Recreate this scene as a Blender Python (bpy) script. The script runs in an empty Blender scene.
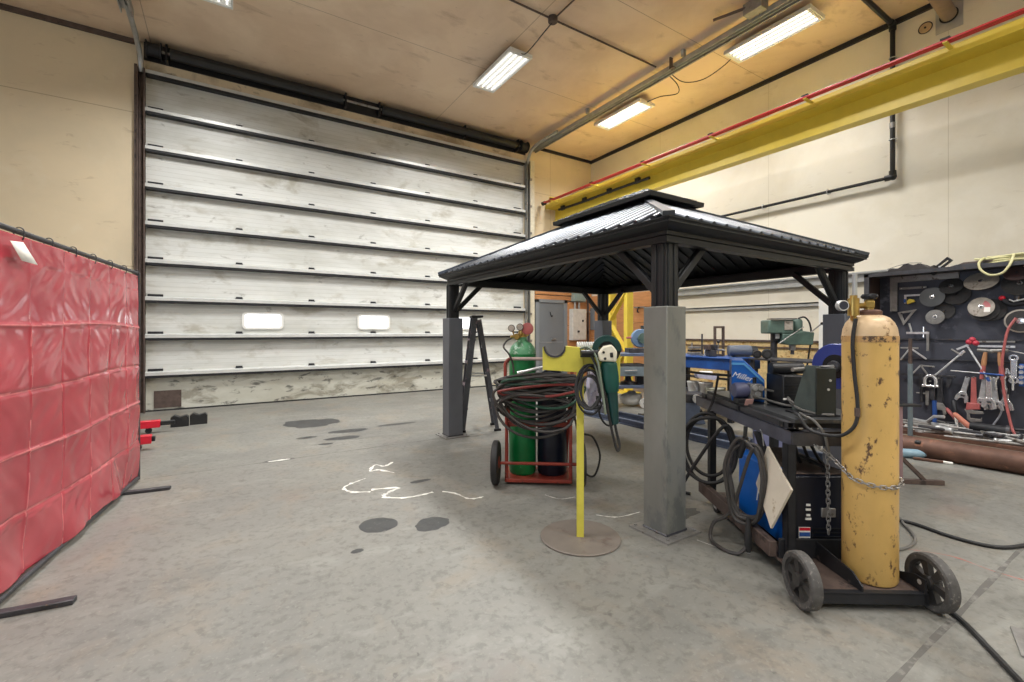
import bpy, bmesh, math, random
from mathutils import Vector, Matrix, Euler
R = random.Random(7)
C = bpy.context.scene.collection
PI = math.pi
V = Vector

# ------------------------------------------------------------------ camera
F_PX, CAM_H = 453.0, 1.3
YAW = math.atan(287 / 453.0)
SN, CS = math.sin(YAW), math.cos(YAW)
vs_ = bpy.context.scene.view_settings
vs_.view_transform = 'Standard'; vs_.look = 'None'; vs_.exposure = 0.32; vs_.gamma = 1.0; vs_.use_curve_mapping = False
cam = bpy.data.cameras.new('camera'); cam.sensor_width = 36
cam.lens = F_PX / 1024 * 36; cam.shift_y = -10 / 1024; cam.clip_start = .05
camo = bpy.data.objects.new('camera', cam); C.objects.link(camo)
camo.location = (0, 0, CAM_H); camo.rotation_euler = (PI / 2, 0, -YAW)
bpy.context.scene.camera = camo

# surveying: where a line of sight meets a plane of the room
def ray(px, py):
    t = (px - 512) / F_PX
    return V((SN + CS * t, CS - SN * t, (331 - py) / F_PX))
def onX(px, py, x):
    r = ray(px, py); return V((0, 0, CAM_H)) + r * (x / r.x)
def onY(px, py, y):
    r = ray(px, py); return V((0, 0, CAM_H)) + r * (y / r.y)
def onZ(px, py, z=0.0):
    r = ray(px, py); return V((0, 0, CAM_H)) + r * ((z - CAM_H) / r.z)

# ------------------------------------------------------------------ materials
def lin(c):
    o = []
    for v in c[:3]:
        v /= 255.0
        o.append(v / 12.92 if v <= .04045 else ((v + .055) / 1.055) ** 2.4)
    return tuple(o) + (1.0,)
MATS = {}
def mat(name, col, rough=.5, metal=0.0, var=.12, scale=6.0, wear=None, wear_amt=.0, wear_scale=9.0, bump=0.0,
        coat=0.0, spec=.5, stretch=(1, 1, 1), emit=None, alpha=None, trans=0.0):
    if name in MATS: return MATS[name]
    m = bpy.data.materials.new(name); m.use_nodes = True
    nt = m.node_tree; N = nt.nodes; L = nt.links
    b = N['Principled BSDF']
    b.inputs['Roughness'].default_value = rough; b.inputs['Metallic'].default_value = metal
    b.inputs['Specular IOR Level'].default_value = spec
    if coat: b.inputs['Coat Weight'].default_value = coat; b.inputs['Coat Roughness'].default_value = .12
    if trans: b.inputs['Transmission Weight'].default_value = trans
    base = lin(col)
    tc = N.new('ShaderNodeTexCoord'); mp = N.new('ShaderNodeMapping'); mp.inputs['Scale'].default_value = stretch
    L.new(tc.outputs['Object'], mp.inputs['Vector'])
    n1 = N.new('ShaderNodeTexNoise'); n1.inputs['Scale'].default_value = scale; n1.inputs['Detail'].default_value = 5
    n1.inputs['Roughness'].default_value = .6
    L.new(mp.outputs[0], n1.inputs['Vector'])
    cr = N.new('ShaderNodeValToRGB')
    cr.color_ramp.elements[0].position = .3; cr.color_ramp.elements[1].position = .7
    cr.color_ramp.elements[0].color = tuple(v * (1 - var) for v in base[:3]) + (1,)
    cr.color_ramp.elements[1].color = tuple(min(1, v * (1 + var)) for v in base[:3]) + (1,)
    L.new(n1.outputs['Fac'], cr.inputs['Fac'])
    out = cr.outputs['Color']
    if wear:
        n2 = N.new('ShaderNodeTexNoise'); n2.inputs['Scale'].default_value = wear_scale; n2.inputs['Detail'].default_value = 8
        n2.inputs['Roughness'].default_value = .68
        L.new(mp.outputs[0], n2.inputs['Vector'])
        r2 = N.new('ShaderNodeValToRGB')
        p = .72 - .35 * wear_amt
        r2.color_ramp.elements[0].position = p; r2.color_ramp.elements[1].position = min(1, p + .07)
        r2.color_ramp.elements[0].color = (0, 0, 0, 1); r2.color_ramp.elements[1].color = (1, 1, 1, 1)
        L.new(n2.outputs['Fac'], r2.inputs['Fac'])
        mx = N.new('ShaderNodeMix'); mx.data_type = 'RGBA'
        L.new(r2.outputs['Color'], mx.inputs['Factor']); L.new(out, mx.inputs['A']); mx.inputs['B'].default_value = lin(wear)
        out = mx.outputs['Result']
    L.new(out, b.inputs['Base Color'])
    if bump:
        bp = N.new('ShaderNodeBump'); bp.inputs['Strength'].default_value = bump; bp.inputs['Distance'].default_value = .02
        L.new(n1.outputs['Fac'], bp.inputs['Height']); L.new(bp.outputs[0], b.inputs['Normal'])
    if emit:
        b.inputs['Emission Color'].default_value = lin(emit[0]); b.inputs['Emission Strength'].default_value = emit[1]
    MATS[name] = m
    return m

# ------------------------------------------------------------------ mesh builder
class MB:
    def __init__(s): s.v = []; s.f = []; s.m = []
    def add(s, vs, fs, mi=0):
        o = len(s.v); s.v += [V(p) for p in vs]
        for f in fs: s.f.append([i + o for i in f]); s.m.append(mi)
        return s
    def box(s, c, size, rot=None, mi=0):
        c = V(c); x, y, z = (k / 2 for k in size)
        M = rot if isinstance(rot, Matrix) else (Euler(rot).to_matrix() if rot else Matrix.Identity(3))
        vs = [c + M @ V((a * x, b * y, d * z)) for a in (-1, 1) for b in (-1, 1) for d in (-1, 1)]
        return s.add(vs, [(0, 1, 3, 2), (4, 6, 7, 5), (0, 4, 5, 1), (2, 3, 7, 6), (0, 2, 6, 4), (1, 5, 7, 3)], mi)
    def span(s, a, b, mi=0):
        return s.box([(p + q) / 2 for p, q in zip(a, b)], [abs(q - p) for p, q in zip(a, b)], None, mi)
    def bar(s, p0, p1, w, h, up=(0, 0, 1), mi=0):
        p0, p1 = V(p0), V(p1); d = p1 - p0; l = d.length; y = d.normalized(); up = V(up)
        x = y.cross(up)
        if x.length < 1e-5: x = y.cross(V((1, 0, 0)))
        x.normalize(); z = x.cross(y)
        M = Matrix((x, y, z)).transposed()
        return s.box((p0 + p1) / 2, (w, l, h), M, mi)
    def cyl(s, p0, p1, r0, r1=None, n=16, caps=True, mi=0):
        p0, p1 = V(p0), V(p1); r1 = r0 if r1 is None else r1
        d = (p1 - p0).normalized(); a = d.orthogonal().normalized(); b = d.cross(a)
        vs = []
        for p, r in ((p0, r0), (p1, r1)):
            vs += [p + (a * math.cos(2 * PI * i / n) + b * math.sin(2 * PI * i / n)) * r for i in range(n)]
        fs = [(i, (i + 1) % n, n + (i + 1) % n, n + i) for i in range(n)]
        if caps: fs += [tuple(range(n))[::-1], tuple(range(n, 2 * n))]
        return s.add(vs, fs, mi)
    def lathe(s, prof, n=24, M=None, mi=0):
        M = M or Matrix.Identity(4); vs = []; fs = []
        for r, z in prof: vs += [M @ V((r * math.cos(2 * PI * i / n), r * math.sin(2 * PI * i / n), z)) for i in range(n)]
        k = len(prof)
        for j in range(k - 1):
            fs += [(j * n + i, j * n + (i + 1) % n, (j + 1) * n + (i + 1) % n, (j + 1) * n + i) for i in range(n)]
        if prof[0] == prof[-1]: return s.add(vs, fs, mi)
        if prof[0][0] > 1e-6: fs.append(tuple(range(n))[::-1])
        if prof[-1][0] > 1e-6: fs.append(tuple(range((k - 1) * n, k * n)))
        return s.add(vs, fs, mi)
    def tube(s, pts, r, n=8, closed=False, mi=0):
        pts = [V(p) for p in pts]; k = len(pts)
        if k < 2: return s
        T = []
        for i in range(k):
            a = pts[(i - 1) % k] if (closed or i) else pts[0]; b = pts[(i + 1) % k] if (closed or i < k - 1) else pts[-1]
            t = b - a; T.append(t.normalized() if t.length > 1e-9 else V((0, 0, 1)))
        nrm = T[0].orthogonal().normalized(); vs = []; fs = []
        for i in range(k):
            nrm = nrm - T[i] * nrm.dot(T[i])
            if nrm.length < 1e-6: nrm = T[i].orthogonal()
            nrm.normalize(); bi = T[i].cross(nrm); rr = r[i] if isinstance(r, (list, tuple)) else r
            vs += [pts[i] + (nrm * math.cos(2 * PI * j / n) + bi * math.sin(2 * PI * j / n)) * rr for j in range(n)]
        for i in range(k if closed else k - 1):
            q = (i + 1) % k
            fs += [(i * n + j, i * n + (j + 1) % n, q * n + (j + 1) % n, q * n + j) for j in range(n)]
        if not closed: fs += [tuple(range(n))[::-1], tuple(range((k - 1) * n, k * n))]
        return s.add(vs, fs, mi)
    def prism(s, poly, d0, d1, M=None, mi=0):           # polygon in local XZ, from y=d0 to y=d1
        M = M or Matrix.Identity(4); n = len(poly)
        vs = [M @ V((x, d0, z)) for x, z in poly] + [M @ V((x, d1, z)) for x, z in poly]
        return s.add(vs, [tuple(range(n)), tuple(range(n, 2 * n))[::-1]] + [(i, n + i, n + (i + 1) % n, (i + 1) % n) for i in range(n)], mi)
    def plate(s, outer, hole, d0, d1, M=None, mi=0):    # ring between two outlines of equal length
        M = M or Matrix.Identity(4); n = len(outer)
        vs = [M @ V((x, d, z)) for d in (d0, d1) for ring in (outer, hole) for x, z in ring]
        fs = []
        for i in range(n):
            j = (i + 1) % n
            fs += [(i, j, n + j, n + i), (2 * n + i, 3 * n + i, 3 * n + j, 2 * n + j), (i, 2 * n + i, 2 * n + j, j), (n + i, n + j, 3 * n + j, 3 * n + i)]
        return s.add(vs, fs, mi)
    def torus(s, c, axis, Rr, r, n=24, k=8, mi=0):
        c = V(c); ax = V(axis).normalized(); a = ax.orthogonal().normalized(); b = ax.cross(a)
        return s.tube([c + (a * math.cos(2 * PI * i / n) + b * math.sin(2 * PI * i / n)) * Rr for i in range(n)], r, k, True, mi)
    def ball(s, c, r, sc=(1, 1, 1), n=14, mi=0):
        c = V(c); k = n // 2 + 1
        M = Matrix.Translation(c) @ Matrix.Diagonal((*sc, 1))
        return s.lathe([(max(1e-7, r * math.sin(PI * j / (k - 1))), -r * math.cos(PI * j / (k - 1))) for j in range(k)], n, M, mi)
    def build(s, name, m, parent=None, bevel=0.0, world=False, ang=35):
        me = bpy.data.meshes.new(name)
        vs = s.v
        if world and parent is not None:
            inv = Wm(parent).inverted(); vs = [inv @ p for p in vs]
        me.from_pydata([tuple(p) for p in vs], [], s.f)
        for k in (m if isinstance(m, (list, tuple)) else [m]): me.materials.append(k)
        for p, mi in zip(me.polygons, s.m): p.material_index = mi
        bm = bmesh.new(); bm.from_mesh(me); bmesh.ops.recalc_face_normals(bm, faces=bm.faces); bm.to_mesh(me); bm.free()
        me.polygons.foreach_set('use_smooth', [True] * len(me.polygons))
        me.set_sharp_from_angle(angle=math.radians(ang)); me.update()
        o = bpy.data.objects.new(name, me); C.objects.link(o)
        if parent is not None: o.parent = parent
        if bevel:
            b = o.modifiers.new('edge', 'BEVEL'); b.width = bevel; b.segments = 2; b.limit_method = 'ANGLE'; b.angle_limit = math.radians(40)
        return o
def Wm(o):
    M = Matrix.LocRotScale(o.location, o.rotation_euler.to_quaternion(), o.scale)
    return Wm(o.parent) @ M if o.parent else M
def smooth(pts, k=6, closed=False):
    pts = [V(p) for p in pts]; n = len(pts); out = []
    for i in range(n if closed else n - 1):
        if closed: p0, p1, p2, p3 = (pts[(i + d) % n] for d in (-1, 0, 1, 2))
        else: p0, p1, p2, p3 = pts[max(0, i - 1)], pts[i], pts[i + 1], pts[min(n - 1, i + 2)]
        for j in range(k):
            t = j / k
            out.append(.5 * ((2 * p1) + (p2 - p0) * t + (2 * p0 - 5 * p1 + 4 * p2 - p3) * t * t + (3 * p1 - p0 - 3 * p2 + p3) * t ** 3))
    if not closed: out.append(pts[-1])
    return out
def tag(o, label, cat, group=None, kind=None):
    o['label'] = label; o['category'] = cat
    if group: o['group'] = group
    if kind: o['kind'] = kind
    return o
def thing(name, label, cat, loc=(0, 0, 0), rotz=0.0, group=None, kind=None, rot=None):
    o = bpy.data.objects.new(name, None); C.objects.link(o); o.empty_display_size = .1
    o.location = loc; o.rotation_euler = rot if rot else (0, 0, rotz)
    return tag(o, label, cat, group, kind)
def copy_thing(src, loc, rot, label, group=None):
    r = src.copy(); C.objects.link(r); r.location = loc; r.rotation_euler = rot; r['label'] = label
    if group: r['group'] = group
    for ch in list(src.children):
        c = ch.copy(); C.objects.link(c); c.parent = r
        for g in list(ch.children):
            d = g.copy(); C.objects.link(d); d.parent = c
    return r
def lettering(txt, size, m, parent, M, shear=0.0, name='lettering'):
    cu = bpy.data.curves.new(name, 'FONT'); cu.body = txt; cu.size = size; cu.shear = shear; cu.align_x = 'CENTER'; cu.align_y = 'CENTER'
    cu.extrude = .0006; cu.resolution_u = 3
    t = bpy.data.objects.new('t', cu); C.objects.link(t)
    me = bpy.data.meshes.new_from_object(t.evaluated_get(bpy.context.evaluated_depsgraph_get()))
    bpy.data.objects.remove(t); bpy.data.curves.remove(cu)
    me.transform(M); me.materials.clear(); me.materials.append(m)
    o = bpy.data.objects.new(name, me); C.objects.link(o); o.parent = parent
    return o
def circ(r, n=24, cx=0, cz=0, sx=1, sz=1): return [(cx + r * sx * math.cos(2 * PI * i / n), cz + r * sz * math.sin(2 * PI * i / n)) for i in range(n)]

# ------------------------------------------------------------------ palette
black = mat('black_paint', (26, 27, 30), .42, var=.25, scale=8)
blacksteel = mat('black_steel', (38, 39, 43), .5, .3, var=.3, scale=12, wear=(92, 84, 78), wear_amt=.25, wear_scale=14)
rubber = mat('black_rubber', (36, 36, 37), .62, var=.25, scale=14)
rubbergrey = mat('worn_rubber', (78, 76, 74), .75, var=.3, scale=30, wear=(120, 116, 110), wear_amt=.4, wear_scale=60)
hosem = mat('hose_rubber', (62, 59, 57), .5, var=.25, scale=10)
hoseg = mat('hose_green', (38, 74, 58), .5, var=.2)
hoser = mat('hose_red', (124, 48, 44), .5, var=.2)
steel = mat('bright_steel', (214, 215, 216), .34, .6, var=.2, scale=20, wear=(120, 112, 104), wear_amt=.3, wear_scale=25)
dullsteel = mat('dull_steel', (146, 144, 141), .45, .5, var=.22, scale=14, wear=(84, 72, 62), wear_amt=.35, wear_scale=16)
darksteel = mat('dark_steel', (74, 74, 78), .45, .5, var=.3, scale=12, wear=(104, 84, 68), wear_amt=.3, wear_scale=16)
galv = mat('galvanised', (176, 178, 178), .42, .55, var=.14, scale=9)
chrome = mat('chrome', (232, 233, 235), .2, .75, var=.06)
brass = mat('brass', (176, 148, 84), .35, .8, var=.2, scale=20)
rust = mat('rusty_steel', (104, 76, 64), .62, .35, var=.3, scale=7, wear=(142, 100, 80), wear_amt=.4, wear_scale=9)
brownsteel = mat('brown_steel', (92, 78, 72), .6, .3, var=.3, scale=10, wear=(60, 52, 50), wear_amt=.4)
redp = mat('red_paint', (142, 56, 44), .42, var=.18, scale=12, wear=(96, 48, 42), wear_amt=.35, wear_scale=20)
redbright = mat('bright_red_paint', (206, 30, 52), .35, var=.1)
redduct = mat('red_conductor', (200, 44, 52), .35, var=.1, scale=3)
yellowp = mat('crane_yellow', (226, 200, 74), .4, var=.08, scale=2.5)
yellowstand = mat('stand_yellow', (206, 196, 78), .42, var=.1, scale=10, wear=(120, 108, 50), wear_amt=.18, wear_scale=22)
tankyellow = mat('tank_yellow', (206, 168, 98), .42, var=.1, scale=5, wear=(92, 66, 48), wear_amt=.4, wear_scale=22, stretch=(1, 1, .7), bump=.05)
tanktop = mat('tank_shoulder', (206, 178, 140), .4, .1, var=.16, scale=8, wear=(120, 86, 56), wear_amt=.45, wear_scale=14)
green = mat('tank_green', (18, 124, 66), .35, var=.14, scale=6, wear=(120, 170, 130), wear_amt=.15, wear_scale=14)
greenpale = mat('tank_green_worn', (96, 158, 118), .4, var=.2, scale=16, wear=(180, 205, 188), wear_amt=.5, wear_scale=20)
darkblue = mat('navy_paint', (18, 24, 38), .35, var=.2, scale=6)
millblue = mat('machine_blue', (10, 92, 178), .35, var=.1, scale=5)
blue = mat('bench_blue', (28, 74, 142), .4, var=.16, scale=6, wear=(50, 60, 84), wear_amt=.3)
bluegrey = mat('blue_grey_steel', (100, 112, 136), .45, .25, var=.16, scale=8)
white = mat('white_paint', (228, 228, 224), .45, var=.05, scale=4)
whiteg = mat('grubby_white', (212, 210, 204), .5, var=.12, scale=9, wear=(120, 116, 112), wear_amt=.25)
cream = mat('cream_paint', (222, 216, 196), .45, var=.1, scale=14, wear=(80, 76, 66), wear_amt=.2)
card = mat('cardboard', (206, 196, 178), .7, var=.08, scale=8, wear=(160, 140, 112), wear_amt=.2)
teal = mat('grinder_green', (12, 74, 66), .4, var=.15, scale=12)
tealdark = mat('guard_green', (16, 58, 56), .38, var=.2, scale=10)
machgreen = mat('press_green', (84, 106, 97), .45, var=.18, scale=12, wear=(42, 52, 48), wear_amt=.3)
greydoor = mat('grey_door_paint', (118, 124, 130), .45, var=.06, scale=2)
greyframe = mat('grey_frame_paint', (132, 138, 144), .45, var=.06, scale=2)
plywood = mat('orange_plywood', (196, 140, 92), .6, var=.14, scale=3, stretch=(1, 1, 7), wear=(150, 98, 62), wear_amt=.3, wear_scale=3)
osb = mat('strand_board', (206, 180, 128), .65, var=.22, scale=18, wear=(168, 128, 72), wear_amt=.5, wear_scale=12)
wood = mat('tool_handle_wood', (176, 128, 90), .55, var=.2, scale=14, stretch=(4, 4, 1))
pinkred = mat('faded_red', (176, 96, 94), .45, var=.15, scale=14)
paper = mat('paper_white', (238, 236, 230), .6, var=.04)
inkblue = mat('ink_blue', (40, 80, 150), .6, var=.05)
inkdark = mat('ink_dark', (40, 44, 56), .6, var=.05)
ygreen = mat('garden_hose_yellow', (188, 184, 138), .5, var=.1)
sleevem = mat('sleeve_steel', (130, 131, 125), .5, .25, var=.13, scale=3.5, stretch=(1, 1, .45), wear=(110, 113, 111), wear_amt=.5, wear_scale=4)
sleeved = mat('sleeve_dark', (104, 108, 116), .5, .25, var=.12, scale=3, stretch=(1, 1, .5))
gaz = mat('gazebo_charcoal', (34, 36, 38), .42, .1, var=.12, scale=6)
roofm = mat('gazebo_roof', (72, 76, 82), .34, .6, var=.1, scale=6)
door_trackm = mat('track_steel', (150, 150, 146), .45, .5, var=.2, scale=5, wear=(84, 78, 70), wear_amt=.35)
ladderm = mat('ladder_grey', (90, 92, 100), .4, .3, var=.2, scale=14, wear=(140, 120, 130), wear_amt=.3)
purplecard = mat('lilac_card', (196, 196, 220), .6, var=.14, scale=14, wear=(120, 110, 170), wear_amt=.4, wear_scale=18)
abrasive = mat('abrasive_dark', (56, 55, 56), .72, var=.2, scale=60)
abrasivel = mat('abrasive_grey', (112, 110, 108), .7, var=.2, scale=40)
abrasivep = mat('abrasive_pale', (168, 160, 150), .65, var=.25, scale=18, wear=(110, 100, 90), wear_amt=.4)

# ------------------------------------------------------------------ surfaces of the room
def layered(name, base, layers, rough=.5, rough_var=0.0, seams=None, bump=.0, spec=.5):
    """base colour + list of (colour, noise scale, stretch, threshold, softness, strength)"""
    m = bpy.data.materials.new(name); m.use_nodes = True
    nt = m.node_tree; N = nt.nodes; L = nt.links; b = N['Principled BSDF']
    b.inputs['Roughness'].default_value = rough; b.inputs['Specular IOR Level'].default_value = spec
    tc = N.new('ShaderNodeTexCoord'); out = None
    rgb = N.new('ShaderNodeRGB'); rgb.outputs[0].default_value = lin(base); out = rgb.outputs[0]; firstn = None
    for k, (col, sc, st, th, so, amt) in enumerate(layers):
        mp = N.new('ShaderNodeMapping'); mp.inputs['Scale'].default_value = st; mp.inputs['Location'].default_value = (3.1 * k, 1.7 * k, .9 * k)
        L.new(tc.outputs['Object'], mp.inputs[0])
        n = N.new('ShaderNodeTexNoise'); n.inputs['Scale'].default_value = sc; n.inputs['Detail'].default_value = 8; n.inputs['Roughness'].default_value = .62
        n.inputs['Distortion'].default_value = .4
        L.new(mp.outputs[0], n.inputs['Vector'])
        if firstn is None: firstn = n
        mr = N.new('ShaderNodeMapRange'); mr.inputs['From Min'].default_value = th; mr.inputs['From Max'].default_value = th + so
        mr.inputs['To Max'].default_value = amt; L.new(n.outputs['Fac'], mr.inputs['Value'])
        mx = N.new('ShaderNodeMix'); mx.data_type = 'RGBA'; L.new(mr.outputs[0], mx.inputs['Factor']); L.new(out, mx.inputs['A']); mx.inputs['B'].default_value = lin(col)
        out = mx.outputs['Result']
    if seams:                                             # (axis, spacing, offset, width, colour)
        sp = N.new('ShaderNodeSeparateXYZ'); L.new(tc.outputs['Object'], sp.inputs[0])
        for ax, gap, off, wd, col in seams:
            a = N.new('ShaderNodeMath'); a.operation = 'ADD'; a.inputs[1].default_value = off; L.new(sp.outputs[ax], a.inputs[0])
            q = N.new('ShaderNodeMath'); q.operation = 'PINGPONG'; q.inputs[1].default_value = gap / 2; L.new(a.outputs[0], q.inputs[0])
            c = N.new('ShaderNodeMath'); c.operation = 'LESS_THAN'; c.inputs[1].default_value = wd; L.new(q.outputs[0], c.inputs[0])
            s2 = N.new('ShaderNodeMath'); s2.operation = 'MULTIPLY'; s2.inputs[1].default_value = .55; L.new(c.outputs[0], s2.inputs[0])
            mx = N.new('ShaderNodeMix'); mx.data_type = 'RGBA'; L.new(s2.outputs[0], mx.inputs['Factor']); L.new(out, mx.inputs['A']); mx.inputs['B'].default_value = lin(col)
            out = mx.outputs['Result']
    L.new(out, b.inputs['Base Color'])
    if rough_var and firstn:
        mr = N.new('ShaderNodeMapRange'); mr.inputs['To Min'].default_value = rough - rough_var; mr.inputs['To Max'].default_value = rough + rough_var
        L.new(firstn.outputs['Fac'], mr.inputs['Value']); L.new(mr.outputs[0], b.inputs['Roughness'])
    if bump and firstn:
        bp = N.new('ShaderNodeBump'); bp.inputs['Strength'].default_value = bump; bp.inputs['Distance'].default_value = .02
        L.new(firstn.outputs['Fac'], bp.inputs['Height']); L.new(bp.outputs[0], b.inputs['Normal'])
    return m
concrete = layered('concrete', (127, 126, 120), [
    ((98, 98, 95), .7, (1, 1, 1), .42, .2, .5), ((132, 130, 121), 1.1, (1, 1.6, 1), .5, .2, .5),
    ((136, 124, 108), 1.7, (1.4, 1, 1), .52, .16, .55), ((78, 78, 76), 2.6, (.8, 1.6, 1), .55, .16, .3),
    ((146, 146, 140), 4.0, (.6, 1.5, 1), .56, .12, .45), ((96, 93, 88), 7.0, (1.6, 1, 1), .62, .06, .6), ((86, 85, 80), 22, (1, 1, 1), .5, .14, .45), ((144, 143, 136), 50, (1, 1, 1), .56, .1, .4),
    ((84, 82, 78), 16, (1, 1, 1), .68, .04, .7), ((120, 102, 98), 1.3, (1, 1, 1), .6, .1, .35)],
    rough=.46, rough_var=.16, bump=.04)
stainm = layered('oil_stain', (62, 63, 63), [((46, 47, 48), 8, (1, 1, 1), .45, .15, .8), ((112, 112, 108), 20, (1, 1, 1), .6, .1, .6)], rough=.42)
jointm = layered('floor_joint', (92, 90, 86), [((128, 126, 120), 14, (1, 1, 1), .5, .1, .8)], rough=.7)
spillm = layered('white_spill', (222, 222, 214), [((180, 180, 174), 12, (1, 1, 1), .5, .1, .8)], rough=.5)
redline = layered('red_chalk', (170, 96, 90), [((150, 146, 140), 9, (1, 1, 1), .48, .1, .8)], rough=.6)
ceilm = layered('ceiling_plywood', (222, 199, 172), [
    ((202, 176, 148), .6, (1, 1, 1), .42, .2, .7), ((232, 214, 190), 1.0, (1, 1, 1), .52, .2, .5), ((150, 118, 92), 1.6, (1, 2, 1), .58, .16, .6),
    ((108, 82, 62), 5, (1, 3, 1), .66, .08, .5)], rough=.6, seams=[('Y', 2.44, .35, .006, (110, 84, 62)), ('X', 4.88, 1.0, .006, (110, 84, 62))])
wallrm = layered('wall_cream', (224, 218, 202), [((208, 200, 180), .8, (1, 1, 1), .45, .2, .6), ((234, 230, 218), 1.4, (1, 1, 1), .55, .2, .5),
    ((160, 146, 122), 3, (1, 1, 3), .64, .1, .4), ((120, 104, 84), 40, (1, 1, 1), .76, .02, .6)], rough=.55, seams=[('Y', 2.44, .39, .004, (176, 166, 142))])
wallbm = layered('wall_beige', (224, 207, 176), [((210, 196, 168), .9, (1, 1, 1), .45, .2, .6), ((232, 222, 200), 1.5, (1, 1, 1), .55, .2, .5),
    ((150, 122, 86), 2.4, (1, 1, 3), .62, .1, .4), ((110, 90, 66), 36, (1, 1, 1), .76, .02, .7)], rough=.55, seams=[('Z', 2.44, .12, .006, (150, 126, 90)), ('X', 2.44, .3, .005, (160, 138, 100))])
doorm = layered('door_panel_white', (211, 213, 210), [((184, 185, 178), 1.0, (.6, 1, 2), .42, .2, .7), ((222, 222, 218), 2.0, (.3, 1, 3), .5, .16, .5),
    ((146, 139, 120), 1.6, (.8, 1, 1.6), .54, .14, .65), ((104, 100, 90), 5, (.6, 1, 1.4), .62, .08, .5)], rough=.42,
    seams=[('Z', .075, 0, .003, (172, 172, 164))])
doorlow = layered('door_panel_grimy', (198, 198, 188), [((172, 170, 156), 1.2, (.7, 1, 2), .42, .2, .7), ((120, 114, 98), 2.6, (.7, 1, 1.6), .52, .1, .7),
    ((70, 70, 66), 5, (.7, 1, 1.6), .57, .07, .75)], rough=.45)
darkwood = layered('scorched_header', (214, 198, 170), [((120, 102, 82), 1.6, (.7, 1, 1), .5, .16, .7), ((54, 46, 40), 4, (.6, 1, 1), .58, .1, .8)], rough=.65)

XR, YB, ZC = 8.4, 9.25, 5.9           # right wall, door wall, ceiling
XL, YF = -7.5, -6.0
DX0, DX1, DZ = -1.09, 6.22, 5.42      # door opening

def S(name, label, cat, mb, m, bevel=0, ang=35):
    return tag(mb.build(name, m, None, bevel, ang=ang), label, cat, None, 'structure')
# floor with its stains, spills and joints
fl = MB().span((XL, YF, -.1), (XR, YB + .3, 0))
def blob(cx, cy, rx, ry, mi, n=36, rag=.12, z=.0006):
    ph = [R.uniform(0, 6.28) for _ in range(4)]; vs = [(cx, cy, z)]
    for i in range(n):
        a = 2 * PI * i / n
        k = 1 + rag * (math.sin(2 * a + ph[0]) + .7 * math.sin(3 * a + ph[1]) + .5 * math.sin(7 * a + ph[2]) + .35 * math.sin(11 * a + ph[3])) * .6
        vs.append((cx + rx * k * math.cos(a), cy + ry * k * math.sin(a), z))
    fl.add(vs, [(0, i + 1, (i + 1) % n + 1) for i in range(n)], mi)
def strip(pts, w, mi, rag=.6, z=.0007):
    pts = smooth([(p[0], p[1], z) for p in pts], 7); vs = []
    for i, p in enumerate(pts):
        t = (pts[min(i + 1, len(pts) - 1)] - pts[max(i - 1, 0)]); nrm = V((-t.y, t.x, 0)).normalized()
        a = w * R.uniform(1 - rag, 1 + rag); vs += [p + nrm * a, p - nrm * a * R.uniform(1 - rag, 1 + rag)]
    fl.add(vs, [(2 * i, 2 * i + 1, 2 * i + 3, 2 * i + 2) for i in range(len(pts) - 1)], mi)
blob(1.03, 6.92, .33, .34, 1, rag=.2); blob(.868, 3.045, .125, .12, 1, rag=.05); blob(1.18, 2.87, .118, .105, 1, rag=.12)
blob(1.21, 5.75, .2, .1, 1); blob(1.36, 6.12, .26, .1, 1); blob(.84, 6.0, .12, .06, 1); blob(1.43, 3.74, .09, .035, 1)
blob(.66, 2.75, .035, .028, 1); blob(.98, 5.55, .08, .05, 1); blob(2.75, 2.1, .16, .09, 1, rag=.3); blob(.46, 5.1, .14, .05, 1, rag=.05)
blob(.46, 5.1, .1, .028, 3, rag=.05, z=.0009); blob(2.02, 6.2, .3, .06, 1); blob(.3, 1.6, .02, .016, 1); None
def cr(x, y): return onZ(x / 2.816 + 256, y / 2.816 + 440)
strip([cr(*p) for p in ((385, 62), (362, 74), (336, 70), (322, 88), (345, 84), (388, 92))], .011, 3)
strip([cr(*p) for p in ((308, 108), (270, 122), (247, 135), (270, 146), (322, 146))], .011, 3)
strip([cr(*p) for p in ((325, 140), (400, 134), (372, 148), (360, 160), (400, 163), (440, 160), (498, 147))], .013, 3)
strip([cr(*p) for p in ((525, 145), (560, 150), (600, 165), (640, 160))], .008, 3)
strip([onZ(*p) for p in ((596, 515), (618, 517), (640, 512))], .005, 3)
strip([onZ(*p) for p in ((697, 540), (730, 552))], .004, 3)
strip([onZ(*p) for p in ((545, 495), (560, 499), (575, 497))], .005, 3)
strip([(XL + 1, .66, 0), (-2, .665, 0), (0, .66, 0), (1.5, .665, 0), (3, .66, 0), (5, .66, 0), (XR - .1, .665, 0)], .011, 2, .35)
strip([(-.6, 5.08, 0), (1, 5.1, 0), (3, 5.09, 0), (5, 5.1, 0), (8.2, 5.1, 0)], .006, 2)
strip([onZ(*p) for p in ((900, 548), (950, 556), (990, 570), (1023, 580), (1060, 592))], .004, 4)
S('floor', 'stained grey concrete floor slab of the workshop', 'floor', fl, [concrete, stainm, jointm, spillm, redline])
S('ceiling', 'tan plywood ceiling with grimy seams', 'ceiling', MB().span((XL, YF, ZC), (XR + .2, YB + .3, ZC + .1)), ceilm)
wb = MB(); wb.span((XL, YB, 0), (DX0, YB + .25, ZC)); wb.span((DX0, YB, DZ), (DX1, YB + .25, ZC))
wb.span((DX1, YB, 0), (XR + .2, YB + .25, ZC))
S('wall_back', 'beige wall around the big overhead door', 'wall', wb, wallbm)
S('wall_right', 'cream painted wall behind the yellow crane beam', 'wall', MB().span((XR, YF, 0), (XR + .2, YB, ZC)), wallrm)
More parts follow.
